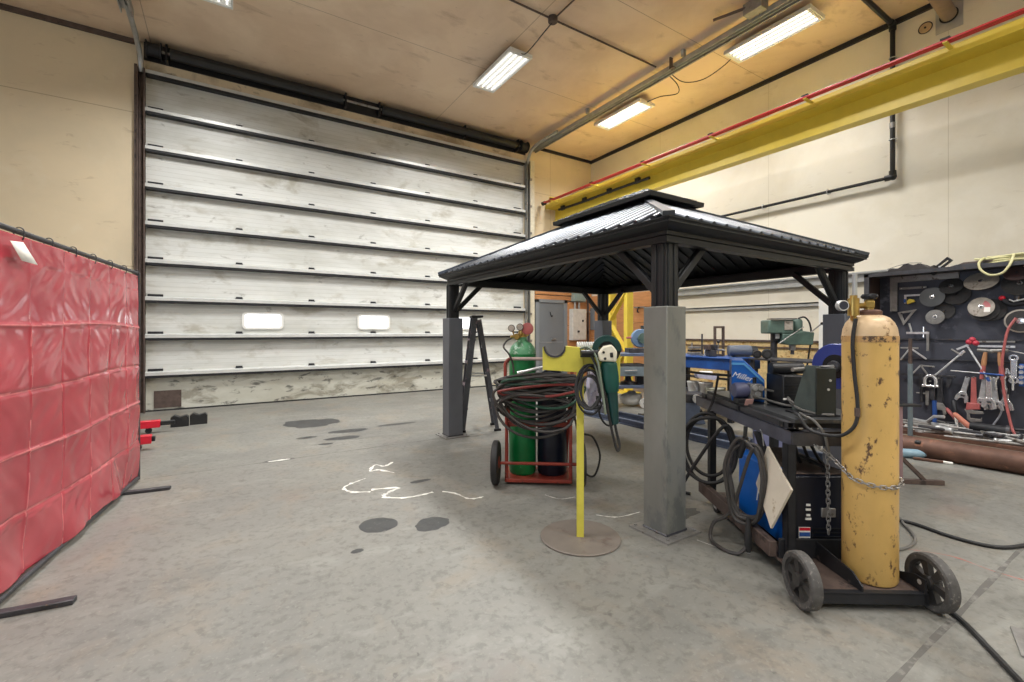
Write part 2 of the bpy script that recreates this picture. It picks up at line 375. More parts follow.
wl = MB(); wl.span((XL - .2, YF, 0), (XL, -1.5, ZC)); wl.span((XL - .2, -1.5, 3.6), (XL, 3.5, ZC)); wl.span((XL - .2, 3.5, 0), (XL, YB, ZC)); wl.span((XL - .2, -1.5, 0), (XL, 3.5, .8))
S('wall_left', 'cream wall on the far left, with an assumed wide window opening', 'wall', wl, wallrm)  # opening is assumed, out of view, to let cool light in from the left
S('wall_front', 'cream wall behind the viewpoint', 'wall', MB().span((XL, YF - .2, 0), (XR, YF, ZC)), wallrm)
wf = MB()
for y in (-1.5, .15, 1.85, 3.44): wf.span((XL - .12, y, .8), (XL - .04, y + .06, 3.6))
for z in (.8, 2.2, 3.54): wf.span((XL - .12, -1.5, z), (XL - .04, 3.5, z + .06))
S('assumed_window', 'white framed workshop window assumed in the unseen left wall', 'window', wf, white)  # window out of view, assumed from the bluish light on left-facing sides

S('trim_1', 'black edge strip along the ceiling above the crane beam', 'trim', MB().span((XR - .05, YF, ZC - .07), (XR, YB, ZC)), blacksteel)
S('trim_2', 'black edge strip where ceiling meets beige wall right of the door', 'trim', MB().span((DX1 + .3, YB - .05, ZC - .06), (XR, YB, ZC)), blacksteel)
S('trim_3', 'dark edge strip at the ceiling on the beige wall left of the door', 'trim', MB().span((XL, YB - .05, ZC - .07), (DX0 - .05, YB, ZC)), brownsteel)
sb = MB().span((XR - .03, 1.5, .05), (XR, 7.05, 1.1)); S('trim_4', 'yellowish strand board lining low on the cream wall', 'wall lining', sb, osb)
rl = MB().span((XR - .06, 1.5, 1.1), (XR, 7.05, 1.135)); rl.span((XR - .06, 1.5, .99), (XR - .03, 7.05, 1.015)); S('trim_5', 'dark ledge strips on top of the strand board lining', 'trim', rl, brownsteel)
pw = MB()
for k in range(6): pw.span((XR - .04, 7.1, .02 + k * .37), (XR, YB - .05, .385 + k * .37))
S('trim_6', 'orange plywood lining on the right wall near the corner', 'wall lining', pw, plywood, .006)
pw = MB()
for k in range(6): pw.span((7.52, YB - .05, .02 + k * .34), (XR - .04, YB, .355 + k * .34))
pw.span((6.5, YB - .05, 2.09), (XR - .04, YB, 2.2)); pw.span((6.5, YB - .07, 2.22), (XR - .04, YB, 2.42))
S('trim_7', 'orange plywood boards beside the grey entry door', 'wall lining', pw, plywood, .006)
S('trim_8', 'white pilaster strip on the cream wall behind the gazebo post', 'trim', MB().span((XR - .1, 3.2, 0), (XR, 3.62, 2.0)), white, .01)
ch = MB(); ch.span((XR - .09, 2.4, 2.06), (XR, 7.05, 2.09)); ch.span((XR - .09, 2.4, 2.19), (XR, 7.05, 2.215)); ch.span((XR - .02, 2.4, 2.06), (XR, 7.05, 2.215))
tag(ch.build('wall_channel', galv), 'deep galvanised cable channel along the cream wall, upper of two', 'channel', None, 'structure')
ch = MB(); ch.span((XR - .06, 3.3, 1.76), (XR, 7.05, 1.785)); ch.span((XR - .06, 3.3, 1.72), (XR - .05, 7.05, 1.785))
tag(ch.build('wall_channel', galv), 'thin galvanised ledge along the cream wall, lower of two', 'channel', None, 'structure')

# ------------------------------------------------------------------ overhead sectional door
door = thing('door_1', 'huge white sectional overhead door with nine steel ribs', 'overhead door', (DX0, YB + .06, 0), 0, None, 'structure')
W = DX1 - DX0; PH = DZ / 9
hinge_x = [-.948, .21, 1.381, 2.536, 3.701, 4.869, 6.02]
for k in range(9):
    p = MB().box((W / 2, 0, PH * (k + .5)), (W, .05, PH - .006))
    p.build('panel', doorlow if k == 0 else doorm, door, .004)
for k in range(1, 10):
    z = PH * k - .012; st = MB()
    st.prism([(0, -.004), (-.115, -.004), (-.115, .045), (-.09, .058), (0, .062)], 0.02, W - .02, Matrix(((0, 1, 0, 0), (1, 0, 0, -.025), (0, 0, 1, z), (0, 0, 0, 1))))
    rb_ = st.build('rib', mat('rib_steel', (206, 208, 206), .4, .25, var=.1, scale=6), door)
    MB().span((.025, -.135, z - .045), (W - .025, -.03, z - .004)).build('rib_shade_strip', blacksteel, rb_, .004)  # black strip added to stand in for the shadow line under the rib
    if k < 9:
        for hx in hinge_x:
            x = hx - DX0; end = hx in (hinge_x[0], hinge_x[-1])
            h = MB().box((x, -.05, z + .075), (.2 if end else .1, .03, .05)); h.cyl((x - .06, -.07, z + .06), (x + .06, -.07, z + .06), .014, n=8)
            h.build('hinge', blacksteel, door, .004)
glow = mat('daylit_pane', (245, 246, 246), .3, emit=((236, 240, 246), 1.5))
for wx in (.58, 2.556, 4.54):
    cxw = wx - DX0; zc = 1.485; n = 32
    def rr(w, h, r):
        o = []
        for i in range(n):
            a = 2 * PI * i / n; cx = (w / 2 - r) * (1 if math.cos(a) >= 0 else -1); cz = (h / 2 - r) * (1 if math.sin(a) >= 0 else -1)
            o.append((cx + r * math.cos(a), cz + r * math.sin(a)))
        return o
    M = Matrix.Translation((cxw, -.025, zc))
    fr = MB().plate(rr(.66, .31, .08), rr(.58, .24, .06), -.025, .01, M).build('window_frame', white, door)
    MB().prism(rr(.59, .25, .06), -.008, -.002, M).build('pane', glow, fr)
MB().box((W / 2, -.01, .012), (W, .06, .024)).build('bottom_seal', rubber, door)
dp = MB().box((.3, -.035, .19), (.36, .012, .28)); dp.build('corner_plate', brownsteel, door)
# side tracks, header, winding shaft
for x, s, lb in ((DX0 - .03, -1, 'brown steel door track up the left side of the overhead door'), (DX1 + .05, 1, 'galvanised door track up the right side of the overhead door')):
    t = thing('door_track', lb, 'door track', (x, YB - .06, 0), 0, None, 'structure')
    g = MB().span((-.05, -.06, 0), (-.035, .06, 5.45)); g.span((.035, -.06, 0), (.05, .06, 5.45)); g.span((-.05, .045, 0), (.05, .06, 5.45)); g.build('channel', door_trackm if s > 0 else brownsteel, t)
    a = MB().span((s * .05 - .0, -.02, 0), (s * (.2 if s > 0 else .085), .06, 5.5)); a.build('jamb_angle', cream if s > 0 else brownsteel, t)
    b = MB()
    for k in range(8 if s > 0 else 1): b.box((s * .07, -.02, .4 + .66 * k), (.06, .08, .05)); b.cyl((s * .07, -.07, .4 + .66 * k), (s * .07, -.05, .4 + .66 * k), .012, n=8)
    b.build('bracket', dullsteel, t)
    cv = MB(); pts = smooth([(0, 0, 5.4), (0, -.06, 5.55), (-.01, -.2, 5.68), (-.01, -.5, 5.74), (-.01, -1.2, 5.75)], 6)
    cv.tube(pts, .035, 8); cv.build('curved_track', galv, t)
S('door_header', 'scorched pale board above the overhead door', 'header board', MB().span((DX0 + .02, YB - .03, DZ + .03), (DX1 - .02, YB + .02, DZ + .3)), darkwood)
sh = thing('winding_shaft', 'long black spring drum shaft above the overhead door', 'door shaft', (DX0, YB - .17, 5.74), 0, None, 'structure')
MB().cyl((.05, 0, 0), (W, 0, 0), .022, n=12).build('shaft', dullsteel, sh)
for a, b in ((.35, 3.0), (3.75, 6.95)): MB().cyl((a, 0, 0), (b, 0, 0), .085, n=20).build('spring', black, sh)
for a in (.14, W - .14): MB().lathe([(.05, -.1), (.13, -.1), (.13, -.085), (.1, -.08), (.1, .08), (.13, .085), (.13, .1), (.05, .1)], 20, Matrix.Translation((a, 0, 0)) @ Matrix.Rotation(PI / 2, 4, 'Y')).build('cable_drum', blacksteel, sh)
for a in (.3, 3.05, 3.7, 5.6, W - .3): MB().box((a, .06, .0), (.03, .2, .26)).build('bearing_plate', blacksteel, sh)
MB().span((0, .12, -.13), (W, .14, .155)).build('back_board', black, sh)

# ceiling rails and their hangers (the big door's horizontal tracks)
def rail(x, z, y0, y1, lb, hang):
    t = thing('ceiling_rail', lb, 'ceiling rail', (x, y0, z), 0, None, 'structure'); L = y1 - y0
    g = MB().span((-.04, L, -.03), (-.028, 0, .05)); g.span((.028, L, -.03), (.04, 0, .05)); g.span((-.04, L, .04), (.04, 0, .05)); g.build('track', galv, t)
    g = MB().span((.07, L, -.045), (.1, 0, .06)); g.span((.05, L, .05), (.1, 0, .06)); g.build('angle', dullsteel, t)
    for y in hang: MB().box((-.02, y - y0, .07 + (ZC - z - .07) / 2), (.07, .05, ZC - z - .07)).build('hanger', galv, t)
rail(6.36, 5.72, 9.1, -2.0, 'galvanised double rail along the ceiling right of the lights', (7.08, 4.76, 2.3, .2))
rail(-1.18, 5.74, 8.2, -2.0, 'thin steel rail along the ceiling at the top left', (7.2, 4.6, 2.3))
ob = thing('rail_operator', 'grey bracket plate on the double ceiling rail at the top edge', 'bracket', (6.2, 3.5, 5.72), 0, None)
MB().span((-.06, -.12, 0), (.12, .14, .16)).build('plate', dullsteel, ob, .006); MB().cyl((-.2, .5, .1), (-.02, .05, .1), .02, n=8).build('rod', brownsteel, ob)

# entry door
md = thing('door_2', 'grey steel entry door right of the overhead door', 'door', (6.53, YB, 0), 0, None, 'structure')
fr = MB().span((0, -.06, 0), (.1, 0, 2.1)); fr.span((.9, -.06, 0), (1.0, 0, 2.1)); fr.span((0, -.06, 2.02), (1.0, 0, 2.1)); fr.build('frame', greyframe, md, .004)
MB().span((.1, -.035, .01), (.9, -.005, 2.02)).build('door_leaf', greydoor, md, .003)
MB().span((.13, -.042, 1.0), (.87, -.035, 1.03)).build('kick_rail', greyframe, md)
hk = MB(); hk.tube(smooth([(.45, -.05, 1.78), (.45, -.08, 1.7), (.48, -.09, 1.66), (.5, -.08, 1.7)], 5), .01, 6); hk.build('coat_hook', blacksteel, md)
MB().box((.55, -.055, 1.09), (.12, .04, .04)).build('handle', dullsteel, md, .008)

# ------------------------------------------------------------------ ceiling lights
tubem = mat('lit_tube', (255, 255, 255), .3, emit=((255, 252, 246), 1.2))
refl = mat('reflector_white', (240, 240, 238), .3, var=.02)
LIGHT_W = 125.0
def light_fixture(x, y, lb, power=LIGHT_W):
    t = thing('ceiling_light', lb, 'ceiling light', (x, y, 5.74), 0, 'four-tube ceiling lights')
    b = MB(); b.span((-.2, -.62, .05), (.2, .62, .062)); b.span((-.215, -.62, 0), (-.2, .62, .062)); b.span((.2, -.62, 0), (.215, .62, .062))
    b.span((-.215, -.64, 0), (.215, -.62, .062)); b.span((-.215, .62, 0), (.215, .64, .062)); b.span((-.09, -.5, .062), (.09, .5, .12)); b.build('housing', white, t, .003)
    for k in range(4):
        xx = -.142 + k * .095; MB().cyl((xx, -.57, .02), (xx, .57, .02), .013, n=10).build('tube', tubem, t)
    g = MB()
    for k in range(5):
        xx = -.19 + k * .095; g.prism([(xx - .006, .048), (xx + .006, .048), (xx, .012)], -.6, .6)
    g.build('reflector', refl, t)
    for s in (-1, 1): MB().span((-.195, s * .6 - .012, .0), (.195, s * .6 + .012, .045)).build('end_cap', white, t)
    for s in (-1, 1): MB().cyl((0, s * .45, .12), (0, s * .45, ZC - 5.74), .008, n=6).build('hanger', steel, t)
    la = bpy.data.lights.new('lamp', 'AREA'); la.shape = 'RECTANGLE'; la.size = .38; la.size_y = 1.15; la.energy = power; la.spread = math.radians(150); la.color = (1, .985, .96)
    lo = bpy.data.objects.new('lamp', la); C.objects.link(lo); lo.location = (x, y, 5.735)
    return t
light_fixture(4.02, 6.7, 'white four-tube ceiling light above the middle of the overhead door', 150)
light_fixture(6.97, 6.7, 'white four-tube ceiling light right under the double ceiling rail', 80)
light_fixture(7.0, 3.7, 'white four-tube ceiling light nearest the black sprinkler pipe', 48)
light_fixture(-.12, 6.72, 'white four-tube ceiling light cut by the top edge, upper left')
for x in (4.0, .0): light_fixture(x, 3.2, 'added four-tube fill light on the unseen ceiling behind the viewpoint', 135 if x > 2 else 70)
for x in (6.0, 3.2, -.4, -4): light_fixture(x, -.9, 'added four-tube fill light on the unseen ceiling behind the viewpoint', 62)  # unseen fixtures added behind the camera as fill light
for x in (5, .5): light_fixture(x, -4, 'added four-tube fill light on the unseen ceiling behind the viewpoint', 90)  # further back, another unseen row added for fill
# daylight from an added bluish area lamp at the assumed, unseen left window
wl_ = bpy.data.lights.new('assumed_daylight', 'AREA'); wl_.shape = 'RECTANGLE'; wl_.size = 4.9; wl_.size_y = 2.7; wl_.energy = 160; wl_.color = (.72, .84, 1)
wo = bpy.data.objects.new('assumed_daylight', wl_); C.objects.link(wo); wo.location = (XL - .25, 1.0, 2.2); wo.rotation_euler = (0, -PI / 2, 0)
wd = bpy.data.worlds.new('sky'); bpy.context.scene.world = wd; wd.use_nodes = True
wd.node_tree.nodes['Background'].inputs[0].default_value = (.62, .78, 1, 1); wd.node_tree.nodes['Background'].inputs[1].default_value = 1.0

# conduits, cords, boxes on the ceiling
def line_thing(name, lb, cat, pts, r, m, k=1, n=8, kind=None, group=None):
    o = MB().tube(smooth(pts, k) if k > 1 else pts, r, n).build(name, m)
    return tag(o, lb, cat, group, kind)
line_thing('conduit', 'thin steel conduit running across the ceiling between the lights', 'conduit', [(XL + .5, 5.29, 5.87), (6.3, 5.29, 5.87)], .014, brownsteel)
line_thing('conduit', 'thin conduit along the ceiling from the junction box towards the viewer', 'conduit', [(4.07, 5.29, 5.87), (4.07, -2, 5.87)], .012, brownsteel)
line_thing('conduit', 'thin conduit along the ceiling just right of the double rail', 'conduit', [(6.62, 8.9, 5.87), (6.62, -2, 5.87)], .014, brownsteel)
MB_ = MB().cyl((4.06, 5.29, 5.83), (4.06, 5.29, 5.9), .07, n=16); MB_.cyl((4.06, 5.29, 5.82), (4.06, 5.29, 5.83), .06, n=16)
tag(MB_.build('junction_box', brownsteel), 'round junction box where two ceiling conduits meet', 'junction box')
line_thing('light_cord', 'dark cord from the junction box to the ceiling light above the overhead door', 'cord', [(4.06, 5.3, 5.83), (4.0, 5.5, 5.72), (4.08, 5.75, 5.78), (4.03, 5.95, 5.7), (4.02, 6.1, 5.78)], .008, rubber, 6)
line_thing('light_cord', 'dark cord looping from the double rail to the light under it', 'cord', [(6.5, 5.25, 5.82), (6.75, 5.2, 5.66), (6.95, 5.35, 5.62), (6.9, 5.7, 5.7), (6.97, 6.1, 5.78)], .008, rubber, 6)
line_thing('light_cord', 'dark cord looping from the double rail to the light nearest the black pipe', 'cord', [(6.5, 5.2, 5.82), (6.7, 5.05, 5.62), (6.9, 4.8, 5.6), (7.0, 4.5, 5.7), (7.0, 4.3, 5.78)], .008, rubber, 6)
bx = thing('hanger_bracket', 'small rusty bracket hanging beside the double ceiling rail', 'bracket', (6.27, 4.95, 5.75)); MB().box((0, 0, .0), (.07, .02, .2)).build('strap', brownsteel, bx, .003); MB().box((0, -.03, -.09), (.07, .08, .015)).build('foot', brownsteel, bx)

# black sprinkler pipe
PX = XR - .09; fit = [(PX, 2.637, 5.83), (PX, 2.637, 5.0), (PX, 2.637, 3.57)]
sp = thing('sprinkler_pipe', 'black iron pipe dropping from the ceiling and turning along the cream wall', 'pipe', (PX, 2.637, 3.57))
g = MB(); g.tube([(-1.7, 0, 2.25), (0, 0, 2.25)], .035, 10); g.tube([(0, 0, 2.25), (0, 0, 0)], .032, 10); g.tube([(0, 0, 0), (0, 3.6, 0)], .024, 10); g.build('pipe_run', black, sp)
for p, a in (((0, 0, 2.25), (-1, 0, 0)), ((0, 0, 0), (0, 1, 0))):
    g = MB().ball(p, .05); g.cyl(p, V(p) + V(a) * .09, .045, n=12); g.cyl(p, V(p) + V((0, 0, -1 if p[2] > 1 else 1)) * .09, .045, n=12); g.build('elbow', black, sp)
for p in ((0, 0, .55), (0, 0, 1.75), (0, .85, 0), (0, 1.9, 0), (0, 3.0, 0)):
    g = MB(); up = p[1] == 0
    g.torus(p, (0, 0, 1) if up else (0, 1, 0), .04, .008, 16, 6); g.span((p[0] + .03, p[1] - .012, p[2] - .012), (p[0] + .09, p[1] + .012, p[2] + .012)); g.build('clip', galv, sp)
for p in ((0, 0, .75),): MB().cyl((0, 0, .72), (0, 0, .8), .037, n=12).build('coupling', dullsteel, sp)

# duct stub through the wall at upper right
ds = thing('exhaust_duct', 'brown exhaust pipe passing through a square plate high on the cream wall', 'duct', (XR, 2.04, 5.63))
MB().span((-.012, -.14, -.2), (0, .14, .2)).build('wall_plate', galv, ds, .003)
g = MB().tube(smooth([(-.0, 0, 0), (-.25, .0, .04), (-.6, .02, .12), (-1.2, .05, .2)], 6), .085, 18); g.build('pipe', mat('brown_duct', (150, 130, 112), .5, .2, var=.15), ds)
MB().torus((-.02, 0, 0), (1, 0, 0), .09, .011, 24, 6).build('collar', blacksteel, ds)
kn = thing('knockout_cover', 'round tan cover with a black ring on the wall beside the exhaust duct', 'cover plate', (XR + .003, 2.29, 5.6))
MB().cyl((-.012, 0, 0), (0, 0, 0), .075, n=28).build('disc', mat('tan_cover', (186, 160, 120), .5), kn); MB().torus((-.012, 0, 0), (1, 0, 0), .075, .006, 28, 6).build('ring', blacksteel, kn); MB().cyl((-.03, 0, 0), (-.01, 0, 0), .012, n=8).build('bolt', blacksteel, kn)

# ------------------------------------------------------------------ crane runway
BX = 7.17
cb = thing('crane_beam', 'long yellow crane runway beam crossing the right side high up', 'crane beam', (BX, YB - .02, 4.09))
LB = -13.2
MB().span((-.07, LB, 0), (.11, 0, .02)).build('bottom_flange', yellowp, cb)
MB().span((-.01, LB, .02), (.005, 0, .3)).build('web', yellowp, cb)
MB().span((-.3, LB, .3), (.24, 0, .315)).build('top_flange', yellowp, cb)
MB().span((-.32, LB, .285), (-.3, 0, .4)).build('channel_lip', yellowp, cb)
MB().span((.24, LB, .285), (.26, 0, .4)).build('channel_lip', yellowp, cb)
MB().span((-.03, LB, .315), (.03, 0, .36)).build('crane_rail', yellowp, cb)
MB().span((-.2, -.06, .4), (.1, 0, .62)).build('end_stop', yellowp, cb, .01)
rc = thing('conductor_rail', 'three red conductor bars on brackets along the top of the yellow beam', 'conductor rail', (6.62, YB + .1, 4.44))
for dx, dz in ((.036, .035), (.07, .035), (.104, .035)):
    MB().span((dx - .012, LB, dz - .012), (dx + .012, -.25, dz + .012)).build('bar', redduct, rc, .004)
MB().cyl((0.07, -.32, .03), (0.07, -.22, .03), .05, n=12).build('end_plug', blacksteel, rc)
for k in range(9):
    y = -.6 - k * 1.42
    MB().span((.02, y - .02, .008), (.232, y + .02, .022)).build('bracket', yellowp, rc)
    MB().span((.02, y - .04, .05), (.07, y + .04, .068)).build('clamp', black, rc)
fe = MB()
fe.tube(smooth([(BX - .15, YB - .35, 4.32), (BX - .15, YB - 1.2, 4.3), (BX - .15, YB - 2.4, 4.31), (BX - .15, YB - 3.2, 4.3)], 5), .03, 8)
for k in range(4): fe.box((BX - .15, YB - .5 - .8 * k, 4.33), (.05, .12, .1))
tag(fe.build('festoon_cable', blacksteel), 'dark festoon cable and trolleys under the far end of the yellow beam', 'cable')
co = thing('crane_column', 'yellow lattice column under the far part of the crane beam', 'column', (7.14, 6.95, 0))
for s in (-1, 1): MB().span((-.09, s * .24 - .05, 0), (.09, s * .24 + .05, 4.085)).build('upright', yellowp, co, .006)
for k in range(6):
    z = .25 + k * .62; a = MB(); s = 1 if k % 2 else -1; a.bar((-.06, -s * .24, z), (-.06, s * .24, z + .62), .02, .12, (1, 0, 0)); a.build('lacing', yellowp, co)
MB().span((-.2, -.4, 0), (.2, .4, .02)).build('base_plate', yellowp, co)

# ------------------------------------------------------------------ gazebo
GX0, GX1, GY0, GY1 = 2.43, 4.905, 1.97, 5.13
gz = thing('gazebo', 'black hardtop gazebo on four steel posts standing in the workshop', 'gazebo', ((GX0 + GX1) / 2, (GY0 + GY1) / 2, 0))
def gpart(mb, name, m, parent=gz, bevel=0, ang=35): return mb.build(name, m, parent, bevel, world=True, ang=ang)
for k, (x, y) in enumerate(((GX0, GY0), (GX0 - .035, GY1 + .03), (GX1, GY0), (GX1, GY1))):
    a = .094
    sl = gpart(MB().span((x - a, y - a, .012), (x + a, y + a, 1.458)), 'post_sleeve', sleevem if k == 0 else sleeved, bevel=.006)
    b = MB().span((x - .165, y - .16, 0), (x + .155, y + .155, .012))
    for sx in (-1, 1):
        for sy in (-1, 1): b.cyl((x + sx * .13, y + sy * .13, .012), (x + sx * .13, y + sy * .13, .022), .011, n=6)
    gpart(b, 'base_plate', dullsteel, sl)
    w = MB()
    for (p, q) in (((-a, -a), (a, -a)), ((a, -a), (a, a)), ((a, a), (-a, a)), ((-a, a), (-a, -a))):
        w.tube([(x + p[0] + (q[0] - p[0]) * t / 8, y + p[1] + (q[1] - p[1]) * t / 8, .015) for t in range(9)], [R.uniform(.006, .011) for _ in range(9)], 6)
    gpart(w, 'weld_bead', darksteel, sl)
    h = .06; pb = MB().span((x - h, y - h, 1.40), (x + h, y + h, 1.865))
    for sx, sy in ((-1, 0), (1, 0), (0, -1), (0, 1)):
        for o in (-.028, .028):
            pb.box((x + sx * (h + .003) + (o if sx == 0 else 0), y + sy * (h + .003) + (o if sy == 0 else 0), 1.655), (.03 if sx == 0 else .008, .03 if sy == 0 else .008, .42))
    gpart(pb, 'post', gaz, bevel=.003)
    for dx, dy in ((1 if x < 3 else -1, 0), (0, 1 if y < 3 else -1)):
        p0 = V((x + dx * .05, y + dy * .05, 1.55)); p1 = V((x + dx * .4, y + dy * .4, 1.885))
        br = MB().bar(p0, p1, .05, .045); side = V((dy, -dx, 0)); nrm = (p1 - p0).cross(side).normalized()
        for sg in (-1, 1): br.bar(p0 + side * .014 * sg, p1 + side * .014 * sg, .014, .052)
        gpart(br, 'corner_brace', gaz, bevel=.003)
def ring_sides(prof, rect, name, m):
    x0, x1, y0, y1 = rect; n = len(prof)
    cs = [[V((x0 - o, y0 - o, z)) for o, z in prof], [V((x1 + o, y0 - o, z)) for o, z in prof], [V((x1 + o, y1 + o, z)) for o, z in prof], [V((x0 - o, y1 + o, z)) for o, z in prof]]
    for k in range(4):
        a, b = cs[k], cs[(k + 1) % 4]
        gpart(MB().add(a + b, [(i, (i + 1) % n, n + (i + 1) % n, n + i) for i in range(n)] + [tuple(range(n)), tuple(range(n, 2 * n))]), name, m)
BR = (2.335, 4.998, 1.875, 5.195)
ring_sides([(0, 1.862), (0, 1.898), (-.012, 1.901), (-.012, 1.906), (0, 1.909), (0, 1.932), (-.07, 1.932), (-.07, 1.862)], BR, 'beam', gaz)
ring_sides([(.0, 1.932), (.012, 1.94), (.02, 1.942), (.05, 1.958), (.078, 1.985), (.085, 1.99), (.085, 1.998), (.02, 1.98), (-.05, 1.952), (-.05, 1.932)], BR, 'fascia', gaz)
E_ = (BR[0] - .075, BR[1] + .075, BR[2] - .075, BR[3] + .075); ez = 1.992; ins = 1.205; sl_ = .458
def rz(d): return ez + d * sl_
T_ = (E_[0] + ins, E_[1] - ins, E_[2] + ins, E_[3] - ins); tz = rz(ins)
ec = [V((E_[0], E_[2], ez)), V((E_[1], E_[2], ez)), V((E_[1], E_[3], ez)), V((E_[0], E_[3], ez))]
tcn = [V((T_[0], T_[2], tz)), V((T_[1], T_[2], tz)), V((T_[1], T_[3], tz)), V((T_[0], T_[3], tz))]
inw = [V((0, 1, 0)), V((-1, 0, 0)), V((0, -1, 0)), V((1, 0, 0))]
for k in range(4):
    a, b, c, d = ec[k], ec[(k + 1) % 4], tcn[(k + 1) % 4], tcn[k]; dn = V((0, 0, -.012))
    pm = MB().add([a, b, c, d, a + dn, b + dn, c + dn, d + dn], [(0, 1, 2, 3), (4, 7, 6, 5), (0, 4, 5, 1), (1, 5, 6, 2), (2, 6, 7, 3), (3, 7, 4, 0)])
    um = MB().add([p + dn * 1.3 for p in (a, b, c, d)] + [p + dn * 2 for p in (a, b, c, d)], [(0, 1, 2, 3), (4, 7, 6, 5), (0, 4, 5, 1), (1, 5, 6, 2), (2, 6, 7, 3), (3, 7, 4, 0)])
    L = (b - a).length; ax = (b - a).normalized(); s = .06
    while s < L - .04:
        dd = min(ins, s, L - s); p0 = a + ax * s; p1 = p0 + inw[k] * dd + V((0, 0, dd * sl_))
        if (p1 - p0).length > .06: q0 = p0.lerp(p1, min(.5, .03 / (p1 - p0).length)); q1 = p0.lerp(p1, min(.5, .14 / (p1 - p0).length)); pm.tube([q0 + V((0, 0, .006)), p1 + V((0, 0, .006))], .021, 12); um.bar(q1 + V((0, 0, -.03)), p1 + V((0, 0, -.03)), .04, .026)
        s += .142
    gpart(pm, 'roof_panel', roofm); gpart(um, 'roof_lining', gaz)
    gpart(MB().bar(a + V((0, 0, .02)), d + V((0, 0, .02)), .07, .03), 'hip_cap', roofm)
# cupola
U_ = (3.285, 4.05, 2.825, 4.245); uz = 2.572
cw = MB()
for (p, q) in (((T_[0], T_[2]), (T_[1], T_[2])), ((T_[1], T_[2]), (T_[1], T_[3])), ((T_[1], T_[3]), (T_[0], T_[3])), ((T_[0], T_[3]), (T_[0], T_[2]))):
    cw.bar((p[0], p[1], tz + .03), (q[0], q[1], tz + .03), .03, .08)
gpart(cw, 'vent_curb', gaz)
ue = [V((U_[0], U_[2], uz)), V((U_[1], U_[2], uz)), V((U_[1], U_[3], uz)), V((U_[0], U_[3], uz))]
ui = (U_[1] - U_[0]) / 2; r0, r1 = V((U_[0] + ui, U_[2] + ui, uz + ui * .46)), V((U_[0] + ui, U_[3] - ui, uz + ui * .46))
dn = V((0, 0, -.01)); up = V((0, 0, .012))
for k, (a, b, tops) in enumerate(((ue[0], ue[1], [r0]), (ue[1], ue[2], [r1, r0]), (ue[2], ue[3], [r1]), (ue[3], ue[0], [r0, r1]))):
    poly = [a, b] + tops; n = len(poly)
    pm = MB().add([p + up for p in poly] + [p + dn for p in poly], [tuple(range(n)), tuple(range(n, 2 * n))] + [(i, (i + 1) % n, n + (i + 1) % n, n + i) for i in range(n)])
    L = (b - a).length; ax = (b - a).normalized(); s = .07
    while s < L - .04:
        dd = min(ui, s, L - s); p0 = a + ax * s
        if dd > .04: pm.bar(p0, p0 + inw[k] * dd + V((0, 0, dd * .46)), .024, .045)
        s += .118
    gpart(pm, 'cupola_panel', roofm)
ring_sides([(.004, uz - .03), (.012, uz - .028), (.016, uz + .012), (0, uz + .02), (-.02, uz + .01), (-.02, uz - .03)], U_, 'cupola_fascia', gaz)
# steel beams lying on the floor between the far posts
for k, (x, lb) in enumerate(((4.72, 'blue-grey steel rail lying on the floor, nearer the front post'), (5.08, 'blue-grey steel rail lying on the floor just outside the far posts'))):
    o = MB(); o.span((x - .04, 1.95 if k else 2.2, 0), (x + .04, 5.6, .012)); o.span((x - .006, 1.95 if k else 2.2, .012), (x + .006, 5.6, .06)); o.span((x - .03, 1.95 if k else 2.2, .06), (x + .03, 5.6, .075))
    tag(o.build('steel_rail', bluegrey), lb, 'steel rail')

# ------------------------------------------------------------------ welding curtain on its stand
cA, cB = V((-.637, 5.051, 0)), V((-.965, 2.62, 0)); cd = (cA - cB); CL = cd.length; rotc = math.atan2(cd.y, cd.x)
wc = thing('welding_screen', 'red vinyl welding curtain on a floor stand at the left', 'welding curtain', tuple(cB), rotc)
curtm = bpy.data.materials.new('red_vinyl'); curtm.use_nodes = True
nt = curtm.node_tree; b_ = nt.nodes['Principled BSDF']; b_.inputs['Roughness'].default_value = .15; b_.inputs['Specular IOR Level'].default_value = .55
tc = nt.nodes.new('ShaderNodeTexCoord'); nz = nt.nodes.new('ShaderNodeTexNoise'); nz.inputs['Scale'].default_value = 2.2; nz.inputs['Detail'].default_value = 5
rp = nt.nodes.new('ShaderNodeValToRGB'); rp.color_ramp.elements[0].position = .3; rp.color_ramp.elements[1].position = .75
rp.color_ramp.elements[0].color = lin((162, 52, 64)); rp.color_ramp.elements[1].color = lin((194, 84, 94))
nt.links.new(tc.outputs['Object'], nz.inputs['Vector']); nt.links.new(nz.outputs['Fac'], rp.inputs['Fac']); nt.links.new(rp.outputs[0], b_.inputs['Base Color'])
nx, nz_ = 320, 230; z0, z1 = .05, 1.775
vf = [i / 7 * CL + .02 for i in range(8)]; hf = [.36, .68, 1.0, 1.34]
cm = MB(); vs = []
def crease(d, w): return math.exp(-(d / w) ** 2)
